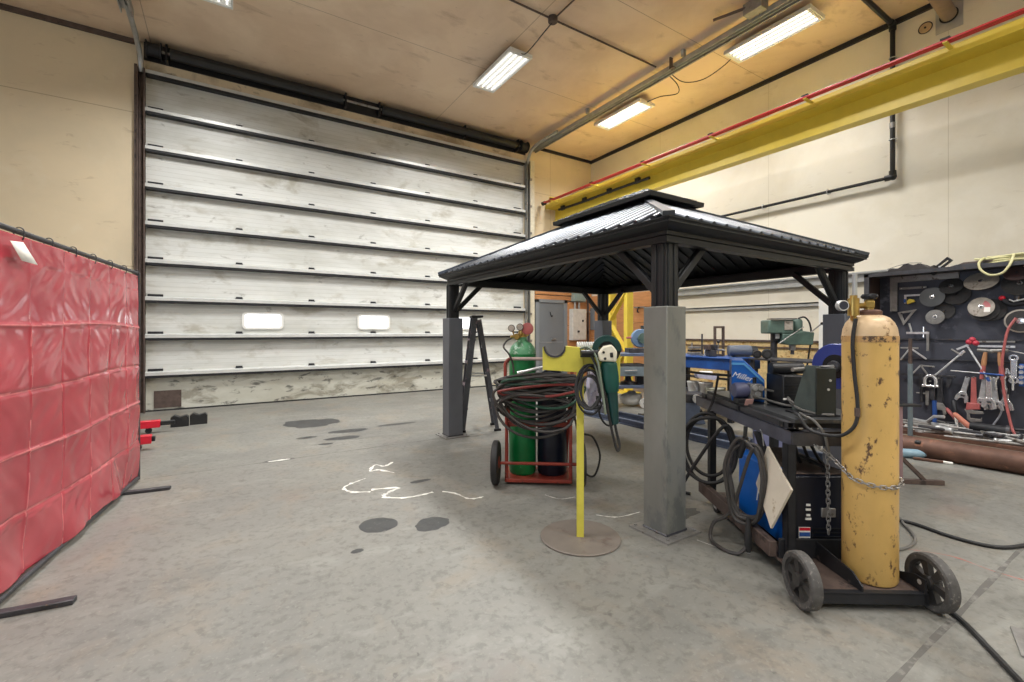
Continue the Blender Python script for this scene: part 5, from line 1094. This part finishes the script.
spec = [('ball_hammer', 'white headed hammer lying at the left of the bottom shelf', 917, 6.45, .5), ('bent_bar', 'bent steel bar lying at the left of the bottom shelf', 924, 6.5, -.4), ('pry_bar', 'long grey pry bar lying along the front of the bottom shelf', 945, 6.4, .06),
        ('wrench', 'grey wrench lying across the bottom shelf under the standing hammer', 953, 6.44, -.25), ('steel_rod', 'pale rod lying along the back of the bottom shelf', 942, 6.58, .02), ('steel_rod', 'dark rod lying long across the right of the bottom shelf', 1004, 6.46, .04),
        ('ball_hammer', 'pale headed hammer pointing off the front of the bottom shelf', 949, 6.36, 1.2), ('steel_rod', 'rusty rod lying at the front right of the bottom shelf', 1010, 6.38, -.06), ('wrench', 'shiny wrench lying below the leaning mallet', 978, 6.38, .4),
        ('tongs', 'dark tongs lying at the right of the bottom shelf', 1000, 6.52, .3), ('pry_bar', 'dark pry bar lying near the back at the right of the bottom shelf', 995, 6.58, -.05), ('wrench', 'dull wrench lying near the right edge of the bottom shelf', 1014, 6.42, .9),
        ('wrench', 'bright wrench lying between the hammers at the left of the bottom shelf', 937, 6.34, .7), ('steel_rod', 'pale rod lying across the front of the bottom shelf under the shackle', 928, 6.3, -.1), ('pry_bar', 'shiny pry bar lying at the front middle of the bottom shelf', 968, 6.3, .12),
        ('tongs', 'dull tongs lying open at the front middle of the bottom shelf', 986, 6.3, -.2), ('steel_rod', 'short bright rod lying at the front of the bottom shelf below the red hose', 1008, 6.28, .15), ('bent_bar', 'bent bright bar lying at the right end of the visible bottom shelf', 1018, 6.34, .5), ('ball_hammer', 'hammer with a rusty handle lying at the right of the bottom shelf', 1002, 6.36, -.5),
        ('pipe_piece', 'black short pipe lying under the grey hose on the bottom shelf', 991, 6.42, .1), ('tongs', 'steel tongs lying in the pile under the blue handled tool', 932, 6.5, .2)]
for k, (nm, lb, px, x, rz) in enumerate(spec):
    t = shelf_item(nm, lb, nm.replace('_', ' '), px, 428, x, .236 + (.02 * (k % 4) + (.05 if x > 6.48 else 0)), rz, 0, q.uniform(-.05, .05)); t.scale = (1.25, 1.35, 1.5)
    if nm == 'ball_hammer':
        MB().cyl((-.04, 0, 0), (.2, 0, 0), .011, n=10).build('handle', dullsteel if k else rust, t); g = MB().cyl((-.05, -.06, .0), (-.05, .05, .0), .022, n=14); g.build('head', steel if k else paper, t)
    elif nm == 'wrench':
        MB().bar((-.1, 0, 0), (.1, 0, 0), .022, .012).build('shank', steel, t, .002)
        for s in (-1, 1): MB().plate(circ(.028, 16, s * .12), circ(.013, 16, s * .12), -.007, .007, Matrix.Rotation(PI / 2, 4, 'X')).build('ring_end', steel, t)
    elif nm == 'tongs':
        for s in (-1, 1): MB().tube(smooth([(-.16, s * .02, 0), (-.04, s * .008, 0), (.02, -s * .012, 0), (.1, -s * .025, .0)], 5), .008, 8).build('arm', darksteel if k % 2 else dullsteel, t)
        MB().cyl((-.02, 0, -.012), (-.02, 0, .014), .012, n=10).build('rivet', dullsteel, t)
    elif nm == 'pipe_piece':
        MB().cyl((-.12, 0, .02), (.08, 0, .02), .032, n=18).build('pipe', blacksteel, t); MB().cyl((.08, 0, .02), (.1, 0, .02), .038, n=18).build('collar', darksteel, t)
    elif nm == 'pry_bar':
        MB().tube(smooth([(-.3, 0, 0), (.2, 0, 0), (.27, 0, .01), (.29, 0, .04)], 6), .01, 8).build('shaft', dullsteel if k < 5 else darksteel, t); MB().bar((-.3, 0, 0), (-.36, 0, .01), .026, .006).build('flat_end', dullsteel, t)
    elif nm == 'bent_bar':
        MB().tube([(-.12, 0, 0), (.02, 0, 0), (.08, 0, .05), (.16, 0, .06)], .011, 8).build('bar', steel, t); MB().ball((-.12, 0, 0), .016).build('end_ball', steel, t)
    else:
        MB().cyl((-.35, 0, 0), (.32, 0, 0), .009, n=10).build('rod', (steel, dullsteel, rust)[k % 3], t); MB().cyl((.3, 0, 0), (.34, 0, 0), .013, n=10).build('tip', darksteel, t)
# clutter on the top shelf
t = thing('leather_glove_stack', 'crumpled black leather pad lying on the left of the rack top', 'pad', tuple(onX(914, 268, 6.5)), RR); t.location.z = 1.946
g = MB(); n = 18; 
for s in (0, 1): pass
top = [(-.2 + .4 * i / n, .05 + .045 * math.sin(PI * i / n) ** 2 + .012 * math.sin(i * 1.1)) for i in range(n + 1)]
g.prism([(-.2, 0)] + top + [(.2, 0)], -.12, .1); g.build('pad', mat('leather_black', (52, 48, 48), .7, var=.3, scale=12, bump=.3), t, .008); MB().prism([(-.2, .055), (-.1, .085), (0, .1), (.1, .09), (.1, .095), (0, .106), (-.1, .09), (-.2, .06)], -.125, -.12).build('fold', darksteel, t)
t = thing('bar_stub', 'short black channel bar propped up at an angle on the rack top', 'bar', tuple(onX(936, 266, 6.5)), 0, rot=tuple((Matrix.Rotation(RR, 3, 'Z') @ Matrix.Rotation(-.75, 3, 'Y')).to_euler())); t.location.z = 1.955
MB().plate([(-.05, -.02), (.16, -.02), (.16, .03), (-.05, .03)], [(-.03, -.008), (.14, -.008), (.14, .018), (-.03, .018)], -.03, .03).build('channel', blacksteel, t); MB().cyl((.05, -.035, .0), (.05, .035, .0), .01, n=8).build('bolt', steel, t)
t = thing('sheet_offcut', 'flat dark steel offcuts lying at the middle of the rack top', 'steel sheet', tuple(onX(966, 262, 6.5)), RR); t.location.z = 1.946
MB().prism([(-.2, 0), (.28, 0), (.26, .02), (.1, .045), (-.05, .04)], -.1, .12).build('sheet', darksteel, t, .002); MB().prism([(-.05, .04), (.1, .045), (.3, .05), (.3, .06), (.0, .06)], -.08, .06).build('top_sheet', brownsteel, t)
pts = []
q = random.Random(9)
for k in range(5):
    for i in range(9):
        th = 2 * PI * i / 9; pts.append(onX(1008, 258, 6.5) + V((.09 * math.sin(th) + q.uniform(-.02, .02), .2 * math.cos(th) + q.uniform(-.03, .03), 0)))
        pts[-1].z = 1.96 + .018 * k + q.uniform(0, .01)
line_thing('garden_hose', 'pale yellow hose piled on the right of the rack top', 'hose', smooth(pts, 4), .011, ygreen, 1, 7)
line_thing('garden_hose', 'pale yellow hose loop drooping over the front of the rack top', 'hose', smooth([onX(1014, 254, 6.4), onX(1010, 264, 6.3), onX(1002, 273, 6.28), onX(990, 275, 6.28), onX(981, 270, 6.3), onX(979, 263, 6.34), onX(984, 258, 6.42)], 8), .0105, ygreen, 1, 8)
# floor pieces in front of the rack
pp = thing('rusty_pipe', 'thick rusty steel pipe lying on the floor along the tool rack', 'pipe', (6.09, 1.4, .1), 0, rot=(0, 0, .06))
n_ = MB(); Mx = Matrix.Rotation(PI / 2, 4, 'X'); n_.lathe([(.086, -.56), (.1, -.56), (.1, .62), (.086, .62), (.086, -.56)], 36, Mx); n_.build('pipe_wall', rust, pp)
MB().box((-.075, .3, .055), (.05, .05, .04), (0, .9, 0)).build('burnt_hole', black, pp, .012)
g = thing('steel_stand', 'brown angle-iron stand with a diagonal brace behind the yellow cylinder', 'stand', (4.86, 1.5, 0), -math.radians(40))
MB().span((-.02, -.02, 0), (.02, .02, .66)).build('post', mat('post_pinkish', (150, 122, 124), .5, .2, var=.2), g, .003)
MB().span((.02, -.018, 0), (.34, .018, .04)).build('foot', brownsteel, g, .003); MB().bar((.02, 0, .22), (.2, 0, .03), .03, .025, (0, 1, 0)).build('brace', brownsteel, g, .003); MB().span((-.018, .02, 0), (.018, .3, .04)).build('foot', brownsteel, g, .003)
MB().span((-.1, -.04, .66), (.15, .04, .678)).build('arm_plate', black, g, .003)
g = thing('support_pole', 'slim blue-grey pipe standing on the floor in front of the rack', 'pole', (6.18, 1.81, 0))
MB().cyl((0, 0, 0), (0, 0, .95), .022, n=14).build('pipe', mat('pole_blue', (112, 124, 130), .45, .2, var=.15), g); MB().cyl((0, 0, .93), (0, 0, 1.22), .016, n=12).build('upper_rod', brownsteel, g); MB().cyl((0, 0, 0), (0, 0, .03), .03, n=14).build('base_collar', dullsteel, g)
g = thing('plastic_bottle', 'pale blue bottle lying on the floor by the rusty pipe', 'bottle', tuple(onZ(913, 458)), 0, rot=(0, 0, -.9)); g.location.z = .046
MB().lathe([(.03, -.12), (.044, -.11), (.045, .04), (.03, .09), (.018, .11), (.018, .13)], 20, Matrix.Rotation(PI / 2, 4, 'Y')).build('body', mat('bottle_blue', (128, 156, 172), .35), g); MB().cyl((.13, 0, 0), (.155, 0, 0), .02, n=14).build('cap', paper, g)
g = thing('floor_brush', 'narrow brush with a white tip lying on the floor by the bottle', 'brush', tuple(onZ(932, 462)), 0, rot=(0, 0, -1.25)); g.location.z = .016
MB().bar((-.14, 0, 0), (.08, 0, 0), .03, .024).build('handle', rust, g, .005); MB().bar((.08, 0, 0), (.15, 0, -.004), .026, .02).build('tip', paper, g, .004)
for k, (px, py, lb) in enumerate(((948, 461, 'grey lump of scrap steel on the floor under the rusty pipe, left of three'), (957, 463, 'pale lump of scrap steel on the floor under the rusty pipe, middle of three'), (966, 463, 'dark lump of scrap steel on the floor under the rusty pipe, right of three'))):
    o = MB(); o.ball(onZ(px, py) + V((0, 0, .025)), .045, (1, .8, .6), 8); o.box(onZ(px, py) + V((.02, .03, .04)), (.05, .05, .04), (.3, .4, .2)); tag(o.build('steel_offcut', (dullsteel, abrasivep, darksteel)[k]), lb, 'offcut')
# cables on the floor
line_thing('floor_cable', 'thick black cable running from the yellow cylinder to the right edge of the floor', 'cable', [V((p.x, p.y, .011)) for p in smooth([wl(.56, .95, 0), wl(.62, .6, 0)] + [onZ(*p) for p in ((880, 525), (905, 523), (950, 538), (985, 547), (1010, 549), (1040, 543), (1075, 530))], 8)], .011, rubber)
line_thing('floor_cable', 'dark cable loop on the floor just right of the yellow cylinder', 'cable', [V((p.x, p.y, .009)) for p in smooth([wl(.52, .7, 0)] + [onZ(*p) for p in ((890, 518), (905, 527), (915, 540), (909, 548), (895, 551), (885, 545))], 8)], .009, mat('cable_grey', (104, 102, 98)))
line_thing('floor_cable', 'black cable running from the right cart wheel to the bottom right corner', 'cable', [V((p.x, p.y, .011)) for p in smooth([onZ(*p) for p in ((900, 575), (925, 592), (945, 609), (965, 626), (990, 652), (1018, 682), (1050, 715))], 8)], .011, rubber)
g = thing('angle_offcut', 'short piece of dark angle iron on the floor at the lower right edge', 'offcut', (2.79, .42, 0), .3)
MB().prism([(-.1, 0), (.14, 0), (.14, .008), (-.1, .008)], -.05, .05).build('flat_leg', dullsteel, g); MB().span((-.02, -.05, .008), (.14, -.04, .1)).build('upright_leg', darksteel, g); MB().span((-.1, -.055, 0), (.14, -.05, .016)).build('lip', black, g)

# ------------------------------------------------------------------ wall boxes by the entry door
def wallbox(name, lb, px0, px1, py0, py1, m, d=.14, y=YB - .05):
    a, b = onY(px0, py0, y), onY(px1, py1, y)
    t = thing(name, lb, 'electrical box', ((a.x + b.x) / 2, y, (a.z + b.z) / 2)); w, h = b.x - a.x, a.z - b.z
    MB().box((0, -d / 2, 0), (w, d, h)).build('case', m, t, .008)
    MB().box((0, -d - .004, 0), (w * .9, .012, h * .92)).build('cover', m, t, .004)
    return t, w, h
t, w, h = wallbox('disconnect_box', 'white electrical disconnect box on the orange boards right of the entry door', 569, 583, 309, 340, whiteg)
MB().box((w * .2, -.165, .1), (.03, .03, .05)).build('latch', blacksteel, t); MB().box((-.05, -.165, -.18), (.05, .02, .05)).build('latch', blacksteel, t)
t, w, h = wallbox('junction_cabinet', 'grey-green electrical box above the white disconnect box', 571, 582.5, 286, 302, mat('box_green_grey', (140, 160, 158), .45))
t, w, h = wallbox('breaker_box', 'narrow grey electrical box left of the far gazebo post', 590, 594.5, 308, 330, greydoor)
for px, lb in ((575, 'short grey conduit between the two boxes, left one'), (579, 'short grey conduit between the two boxes, right one')):
    a, b = onY(px, 302, YB - .12), onY(px, 310, YB - .12); tag(MB().cyl(a, b, .03, n=12).build('conduit', galv), lb, 'conduit')
a = onY(588, 316, YB - .1); line_thing('conduit', 'brown conduit running down the orange boards right of the white box', 'conduit', [(a.x, a.y, 2.2), (a.x, a.y, .1)], .03, brownsteel)
line_thing('conduit', 'thin grey conduit between the white box and the narrow grey box', 'conduit', [onY(582, 312, YB - .06), onY(591, 312, YB - .06)], .018, galv)
t = thing('coat_hook', 'dark hook on the orange plywood near the corner of the right wall', 'hook', tuple(onX(639.5, 308, XR - .06)), 0)
MB().bar((0, -.16, .02), (0, .16, .02), .02, .03).build('rail', dullsteel, t); MB().tube(smooth([(-.02, 0, .02), (-.06, 0, -.03), (-.07, 0, -.09), (-.03, 0, -.1)], 4), .018, 8).build('hook', black, t)

# ------------------------------------------------------------------ saw cart behind the gazebo
SC = V((5.98, 5.5, 0)); SR = -math.radians(32)
sc = thing('tool_cart', 'blue-grey two-shelf steel cart standing beyond the gazebo left of the front post', 'cart', tuple(SC), SR)
for z in (.36, .9):
    MB().box((0, 0, z), (.9, .5, .05)).build('shelf', bluegrey, sc, .004)
for x in (-.42, .42):
    for y in (-.22, .22): MB().span((x - .02, y - .02, .1), (x + .02, y + .02, .9)).build('leg', darksteel, sc)
for x in (-.38, .12, .4):
    for y in ((-.2, .2) if x != .12 else (-.24,)):
        w = MB().cyl((x, y - .025, .085), (x, y + .025, .085), .085 if x == .12 else .06, n=22).build('wheel', whiteg if x == .12 else rubber, sc); MB().cyl((x, y - .03, .085), (x, y + .03, .085), .03, n=14).build('hub', darksteel, w)
SM = Matrix.LocRotScale(SC, Euler((0, 0, SR)).to_quaternion(), None)
t = thing('cold_saw', 'saw with a round blue guard on the shelf of the blue-grey cart', 'saw', SM @ V((.08, 0, .925)), SR)
MB().box((0, 0, .04), (.4, .3, .08)).build('base', darksteel, t, .006); MB().lathe([(.02, -.06), (.15, -.055), (.16, -.03), (.16, .03), (.15, .055), (.02, .06)], 32, Matrix.Translation((.02, -.05, .25)) @ Matrix.Rotation(PI / 2, 4, 'X')).build('wheel_guard', mat('saw_pale_blue', (104, 130, 160), .35), t)
MB().cyl((.05, -.14, .25), (.05, -.1, .25), .09, n=24).build('blade_cover', machgreen, t); MB().box((.12, .05, .42), (.1, .14, .1)).build('motor', black, t, .01); MB().cyl((-.13, -.05, .26), (-.22, -.05, .26), .018, n=10).build('handle', pinkred, t)
t = thing('tool_box', 'grey metal tool box hanging under the top shelf of the blue-grey cart', 'tool box', SM @ V((-.12, -.1, .62)), SR); MB().box((0, 0, 0), (.5, .28, .16)).build('case', mat('toolbox_grey', (120, 132, 138), .4), t, .006); MB().box((0, 0, .1), (.46, .26, .05)).build('lid', darksteel, t, .006); MB().tube([(-.1, -.15, .0), (-.1, -.17, .02), (.1, -.17, .02), (.1, -.15, .0)], .008, 8).build('handle', chrome, t)
t = thing('engine_part', 'dark cast machine part standing on the lower shelf of the blue-grey cart', 'machine part', SM @ V((-.1, 0, .386)), SR); MB().lathe([(.14, 0), (.12, .04), (.06, .06), (.05, .12), (.1, .15), (.1, .17)], 18).build('casting', darksteel, t); MB().box((.2, 0, .07), (.12, .16, .13)).build('gearbox', blacksteel, t, .01)
t = thing('water_jug', 'small pale blue jug on the edge of the lower shelf of the blue-grey cart', 'jug', SM @ V((-.38, -.12, .386)), SR); MB().lathe([(.05, 0), (.055, .02), (.055, .13), (.03, .17), (.02, .19)], 18).build('body', mat('jug_blue', (170, 200, 214), .35), t); MB().cyl((0, 0, .19), (0, 0, .21), .022, n=12).build('cap', white, t)
t = thing('rag_bundle', 'crumpled pale rag bundle under the lower shelf of the blue-grey cart', 'rags', SM @ V((-.05, -.02, 0)), SR)
g = MB(); q = random.Random(2)
g.ball((0, 0, .13), .15, (1.3, .9, .8), 20); g.v = [p * q.uniform(.88, 1.12) for p in g.v]; g.v = [V((p.x, p.y, max(0, p.z))) for p in g.v]; g.build('cloth', whiteg, t, ang=180)
t = thing('clamp_post', 'short grey steel stub post on the floor just left of the front gazebo post', 'post', tuple(onZ(641.5, 420)), 0); MB().box((0, 0, .05), (.07, .07, .1)).build('stub', dullsteel, t, .004); MB().box((0, 0, .003), (.12, .12, .006)).build('foot', darksteel, t)

# ------------------------------------------------------------------ blue work bench with machines
BC = V((6.35, 4.12, 0))
wbn = thing('work_bench', 'long blue steel work bench standing along the right wall behind the gazebo', 'bench', tuple(BC), 0)
MB().span((-.35, -.42, .74), (.35, .88, .9)).build('top_beam', blue, wbn, .006)
MB().span((-.37, -.45, .9), (.37, .9, .915)).build('bench_top', blue, wbn, .003)
for x in (-.3, .3):
    for y in (-.36, .8): MB().span((x - .035, y - .035, 0), (x + .035, y + .035, .74)).build('leg', blacksteel, wbn, .003)
MB().span((-.32, -.4, .32), (.32, .84, .35)).build('lower_shelf', bluegrey, wbn)
MB().span((-.36, -.4, .6), (-.33, .84, .63)).build('front_stretcher', blacksteel, wbn)
lt = thing('side_table', 'narrow dark steel table beside the blue bench carrying the grey motor', 'table', (6.5, 3.18, 0))
MB().span((-.22, -.42, .89), (.3, .46, .915)).build('table_top', darksteel, lt, .003)
for x in (-.18, .26):
    for y in (-.38, .42): MB().span((x - .02, y - .02, 0), (x + .02, y + .02, .89)).build('leg', darksteel, lt)
def bench(px, py, x, z): 
    p = onX(px, py, x); p.z = z; return p
t = thing('guide_stand', 'upright rusty rectangular steel frame standing on the blue bench', 'stand', bench(719, 353, 6.45, .915), -math.radians(35))
MB().plate([(-.075, 0), (.075, 0), (.075, .46), (-.075, .46)], [(-.05, .03), (.05, .03), (.05, .43), (-.05, .43)], -.03, .03).build('frame', brownsteel, t, .003); MB().ball((-.01, 0, .22), .025).build('knob', darksteel, t); MB().cyl((-.01, 0, .03), (-.01, 0, .22), .01, n=8).build('spindle', dullsteel, t)
t = thing('bench_vise', 'dark cast bench vise beside the upright frame on the blue bench', 'vise', bench(711, 354, 6.2, .915), -.6)
MB().box((0, 0, .05), (.12, .16, .1)).build('base', darksteel, t, .012); MB().box((-.06, 0, .14), (.05, .18, .08)).build('fixed_jaw', brownsteel, t, .008); MB().box((.04, 0, .14), (.05, .18, .08)).build('sliding_jaw', darksteel, t, .008); MB().cyl((.06, 0, .1), (.18, 0, .1), .016, n=10).build('screw', dullsteel, t); MB().cyl((.17, -.09, .1), (.17, .09, .1), .008, n=8).build('tommy_bar', steel, t)
t = thing('steel_rod', 'dark rod standing upright at the left end of the blue bench', 'rod', bench(702, 355, 6.25, .915), 0); MB().cyl((0, 0, 0), (0, 0, .34), .012, n=10).build('rod', darksteel, t); MB().cyl((0, 0, 0), (0, 0, .03), .035, n=14).build('foot', dullsteel, t)
t = thing('steel_rod', 'short bright rod standing beside the dark rod on the blue bench', 'rod', bench(705, 355, 6.2, .915), 0); MB().cyl((0, 0, 0), (0, 0, .14), .01, n=10).build('rod', chrome, t); MB().cyl((0, 0, 0), (0, 0, .02), .025, n=12).build('foot', steel, t)
t = thing('clamp_block', 'black stacked clamp block at the left end of the blue bench', 'clamp', bench(695, 354, 6.3, .915), -.5)
for k in range(3): MB().box((0, .01 * k, .03 + .045 * k), (.2 - .02 * k, .12, .035)).build('plate', blacksteel if k % 2 else dullsteel, t, .004)
MB().cyl((-.05, 0, .13), (-.05, 0, .2), .012, n=8).build('bolt', dullsteel, t)
t = thing('bench_motor', 'grey electric motor lying on the blue bench behind the wire feeder', 'motor', bench(742, 356, 6.5, .915), -.7)
MB().lathe([(.03, -.2), (.08, -.19), (.085, .0), (.085, .1), (.07, .13), (.02, .14)], 22, Matrix.Translation((0, 0, .09)) @ Matrix.Rotation(PI / 2, 4, 'Y')).build('case', mat('motor_grey', (96, 104, 118), .4), t); MB().cyl((.1, 0, .09), (.2, 0, .09), .075, n=20).build('end_bell', black, t); MB().box((-.02, 0, .01), (.2, .16, .02)).build('foot', darksteel, t)
for px, z, lb in ((757, .06, 'black rubber wheel on the blue bench beside the grey motor, left of two'), (767, .07, 'black rubber wheel on the blue bench beside the grey motor, right of two')):
    t = thing('rubber_wheel', lb, 'wheel', bench(px, 358, 6.3, .915), -.9); MB().torus((0, 0, z), (0, 1, 0), z * .68, z * .32, 24, 10).build('tyre', rubber, t); MB().cyl((0, -.02, z), (0, .02, z), z * .5, n=18).build('hub', darksteel, t)
t = thing('parts_tray', 'white boat-shaped tray with lilac stripes hanging under the blue bench front', 'tray', bench(706, 372, 5.92, .64), -math.radians(35))
MB().prism([(-.16, .05), (-.13, -.02), (.1, -.05), (.2, .04)], -.07, .07).build('tray', purplecard, t, .004); MB().box((0, 0, .06), (.16, .1, .03)).build('contents', paper, t, .006); MB().span((-.12, .0, -.035), (-.1, .38, -.01)).build('bracket', darksteel, t)
for k, (px, py, lb) in enumerate(((694, 392, 'white round bucket standing on the lower bench shelf, left of two'), (706, 388, 'grubby white bucket standing on the lower bench shelf, right of two'))):
    t = thing('bucket', lb, 'bucket', bench(px, py, 6.1, .35), 0); MB().lathe([(.08, 0), (.1, .16), (.106, .17), (.1, .18), (.09, .18), (.07, .02), (.001, .02)], 24).build('pail', (white, whiteg)[k], t); MB().tube(smooth([(-.1, 0, .17), (-.07, -.08, .1), (0, -.12, .08), (.07, -.08, .1), (.1, 0, .17)], 5), .004, 6).build('handle', steel, t)
t = thing('hose_reel', 'pale coiled hose lying on the lower shelf of the blue bench', 'hose', bench(716, 396, 6.05, .35), 0)
for k in range(4): MB().torus((0, 0, .02 + .03 * k), (0, .1 * (k % 2), 1), .14 - .006 * k, .015, 28, 8).build('coil_turn', mat('hose_cream', (196, 194, 176), .5), t)
t = thing('machine_base', 'dark machine base with a grey leg standing in front of the blue bench', 'machine', (5.55, 4.15, 0), -.6)
MB().prism([(-.24, 0), (.24, 0), (.14, .3), (-.14, .3)], -.16, .16).build('pedestal', bluegrey, t, .01); MB().box((0, 0, .36), (.5, .34, .12)).build('bed', darksteel, t, .01); MB().bar((-.22, -.17, .02), (-.1, -.17, .34), .05, .04).build('slanted_leg', dullsteel, t); MB().cyl((.1, -.17, .36), (.1, -.21, .36), .06, n=20).build('hand_wheel', steel, t)

# ------------------------------------------------------------------ drill press
dpz = thing('drill_press', 'green pedestal drill press beyond the gazebo on the right', 'drill press', (6.93, 3.5, 0), -math.radians(42))
MB().box((0, -.1, .03), (.42, .55, .06)).build('base', machgreen, dpz, .012); MB().cyl((-.1, .05, .06), (-.1, .05, 1.3), .045, n=20).build('column', darksteel, dpz)
MB().box((0, -.12, .78), (.36, .36, .04)).build('table', darksteel, dpz, .008)
MB().box((-.07, .02, 1.36), (.34, .34, .2)).build('belt_cover', machgreen, dpz, .02); MB().box((-.05, -.1, 1.475), (.34, .18, .015)).build('cover_rim', darksteel, dpz, .004)
MB().box((.02, -.155, 1.38), (.11, .012, .13)).build('label_plate', abrasivep, dpz, .003)
MB().lathe([(.03, 0), (.07, .01), (.075, .12), (.075, .26), (.06, .29), (.02, .3)], 22, Matrix.Translation((.2, .02, 1.18))).build('motor', machgreen, dpz)
MB().prism([(.0, 1.1), (.34, 1.1), (.36, 1.28), (.22, 1.3), (.05, 1.26), (-.06, 1.26), (-.06, 1.12)], -.16, .06).build('head', machgreen, dpz, .012)
MB().cyl((.1, -.08, 1.02), (.1, -.08, 1.12), .045, n=16).build('quill', dullsteel, dpz); MB().cyl((.1, -.08, .96), (.1, -.08, 1.02), .025, n=12).build('chuck', darksteel, dpz)
MB().cyl((-.12, -.18, 1.12), (.2, -.2, 1.36), .008, n=10).build('feed_lever', dullsteel, dpz); h_ = MB().cyl((.3, -.17, 1.28), (.42, -.22, 1.4), .009, n=8).build('feed_lever', dullsteel, dpz); MB().ball((.425, -.222, 1.405), .02).build('lever_knob', black, h_)
MB().cyl((-.1, -.02, 1.16), (-.1, -.02, 1.3), .055, n=18).build('collar', black, dpz); MB().box((-.1, -.08, 1.24), (.05, .02, .1)).build('scale_plate', whiteg, dpz)
MB().tube(smooth([(.2, -.02, 1.48), (.28, -.04, 1.5), (.34, -.06, 1.4), (.36, -.06, 1.2), (.34, -.04, 1.0), (.32, .0, .7)], 6), .012, 8).build('power_lead', rubber, dpz)
t = thing('lilac_machine_panel', 'lilac-grey steel panel standing behind the yellow cylinder under the cart top', 'panel', (4.35, 2.3, 0), -math.radians(38)); MB().span((-.16, -.02, 0), (.16, .02, .66)).build('panel', mat('panel_lilac', (120, 124, 160), .45, .1), t, .004); MB().span((-.2, -.12, 0), (.2, .12, .015)).build('foot', darksteel, t)
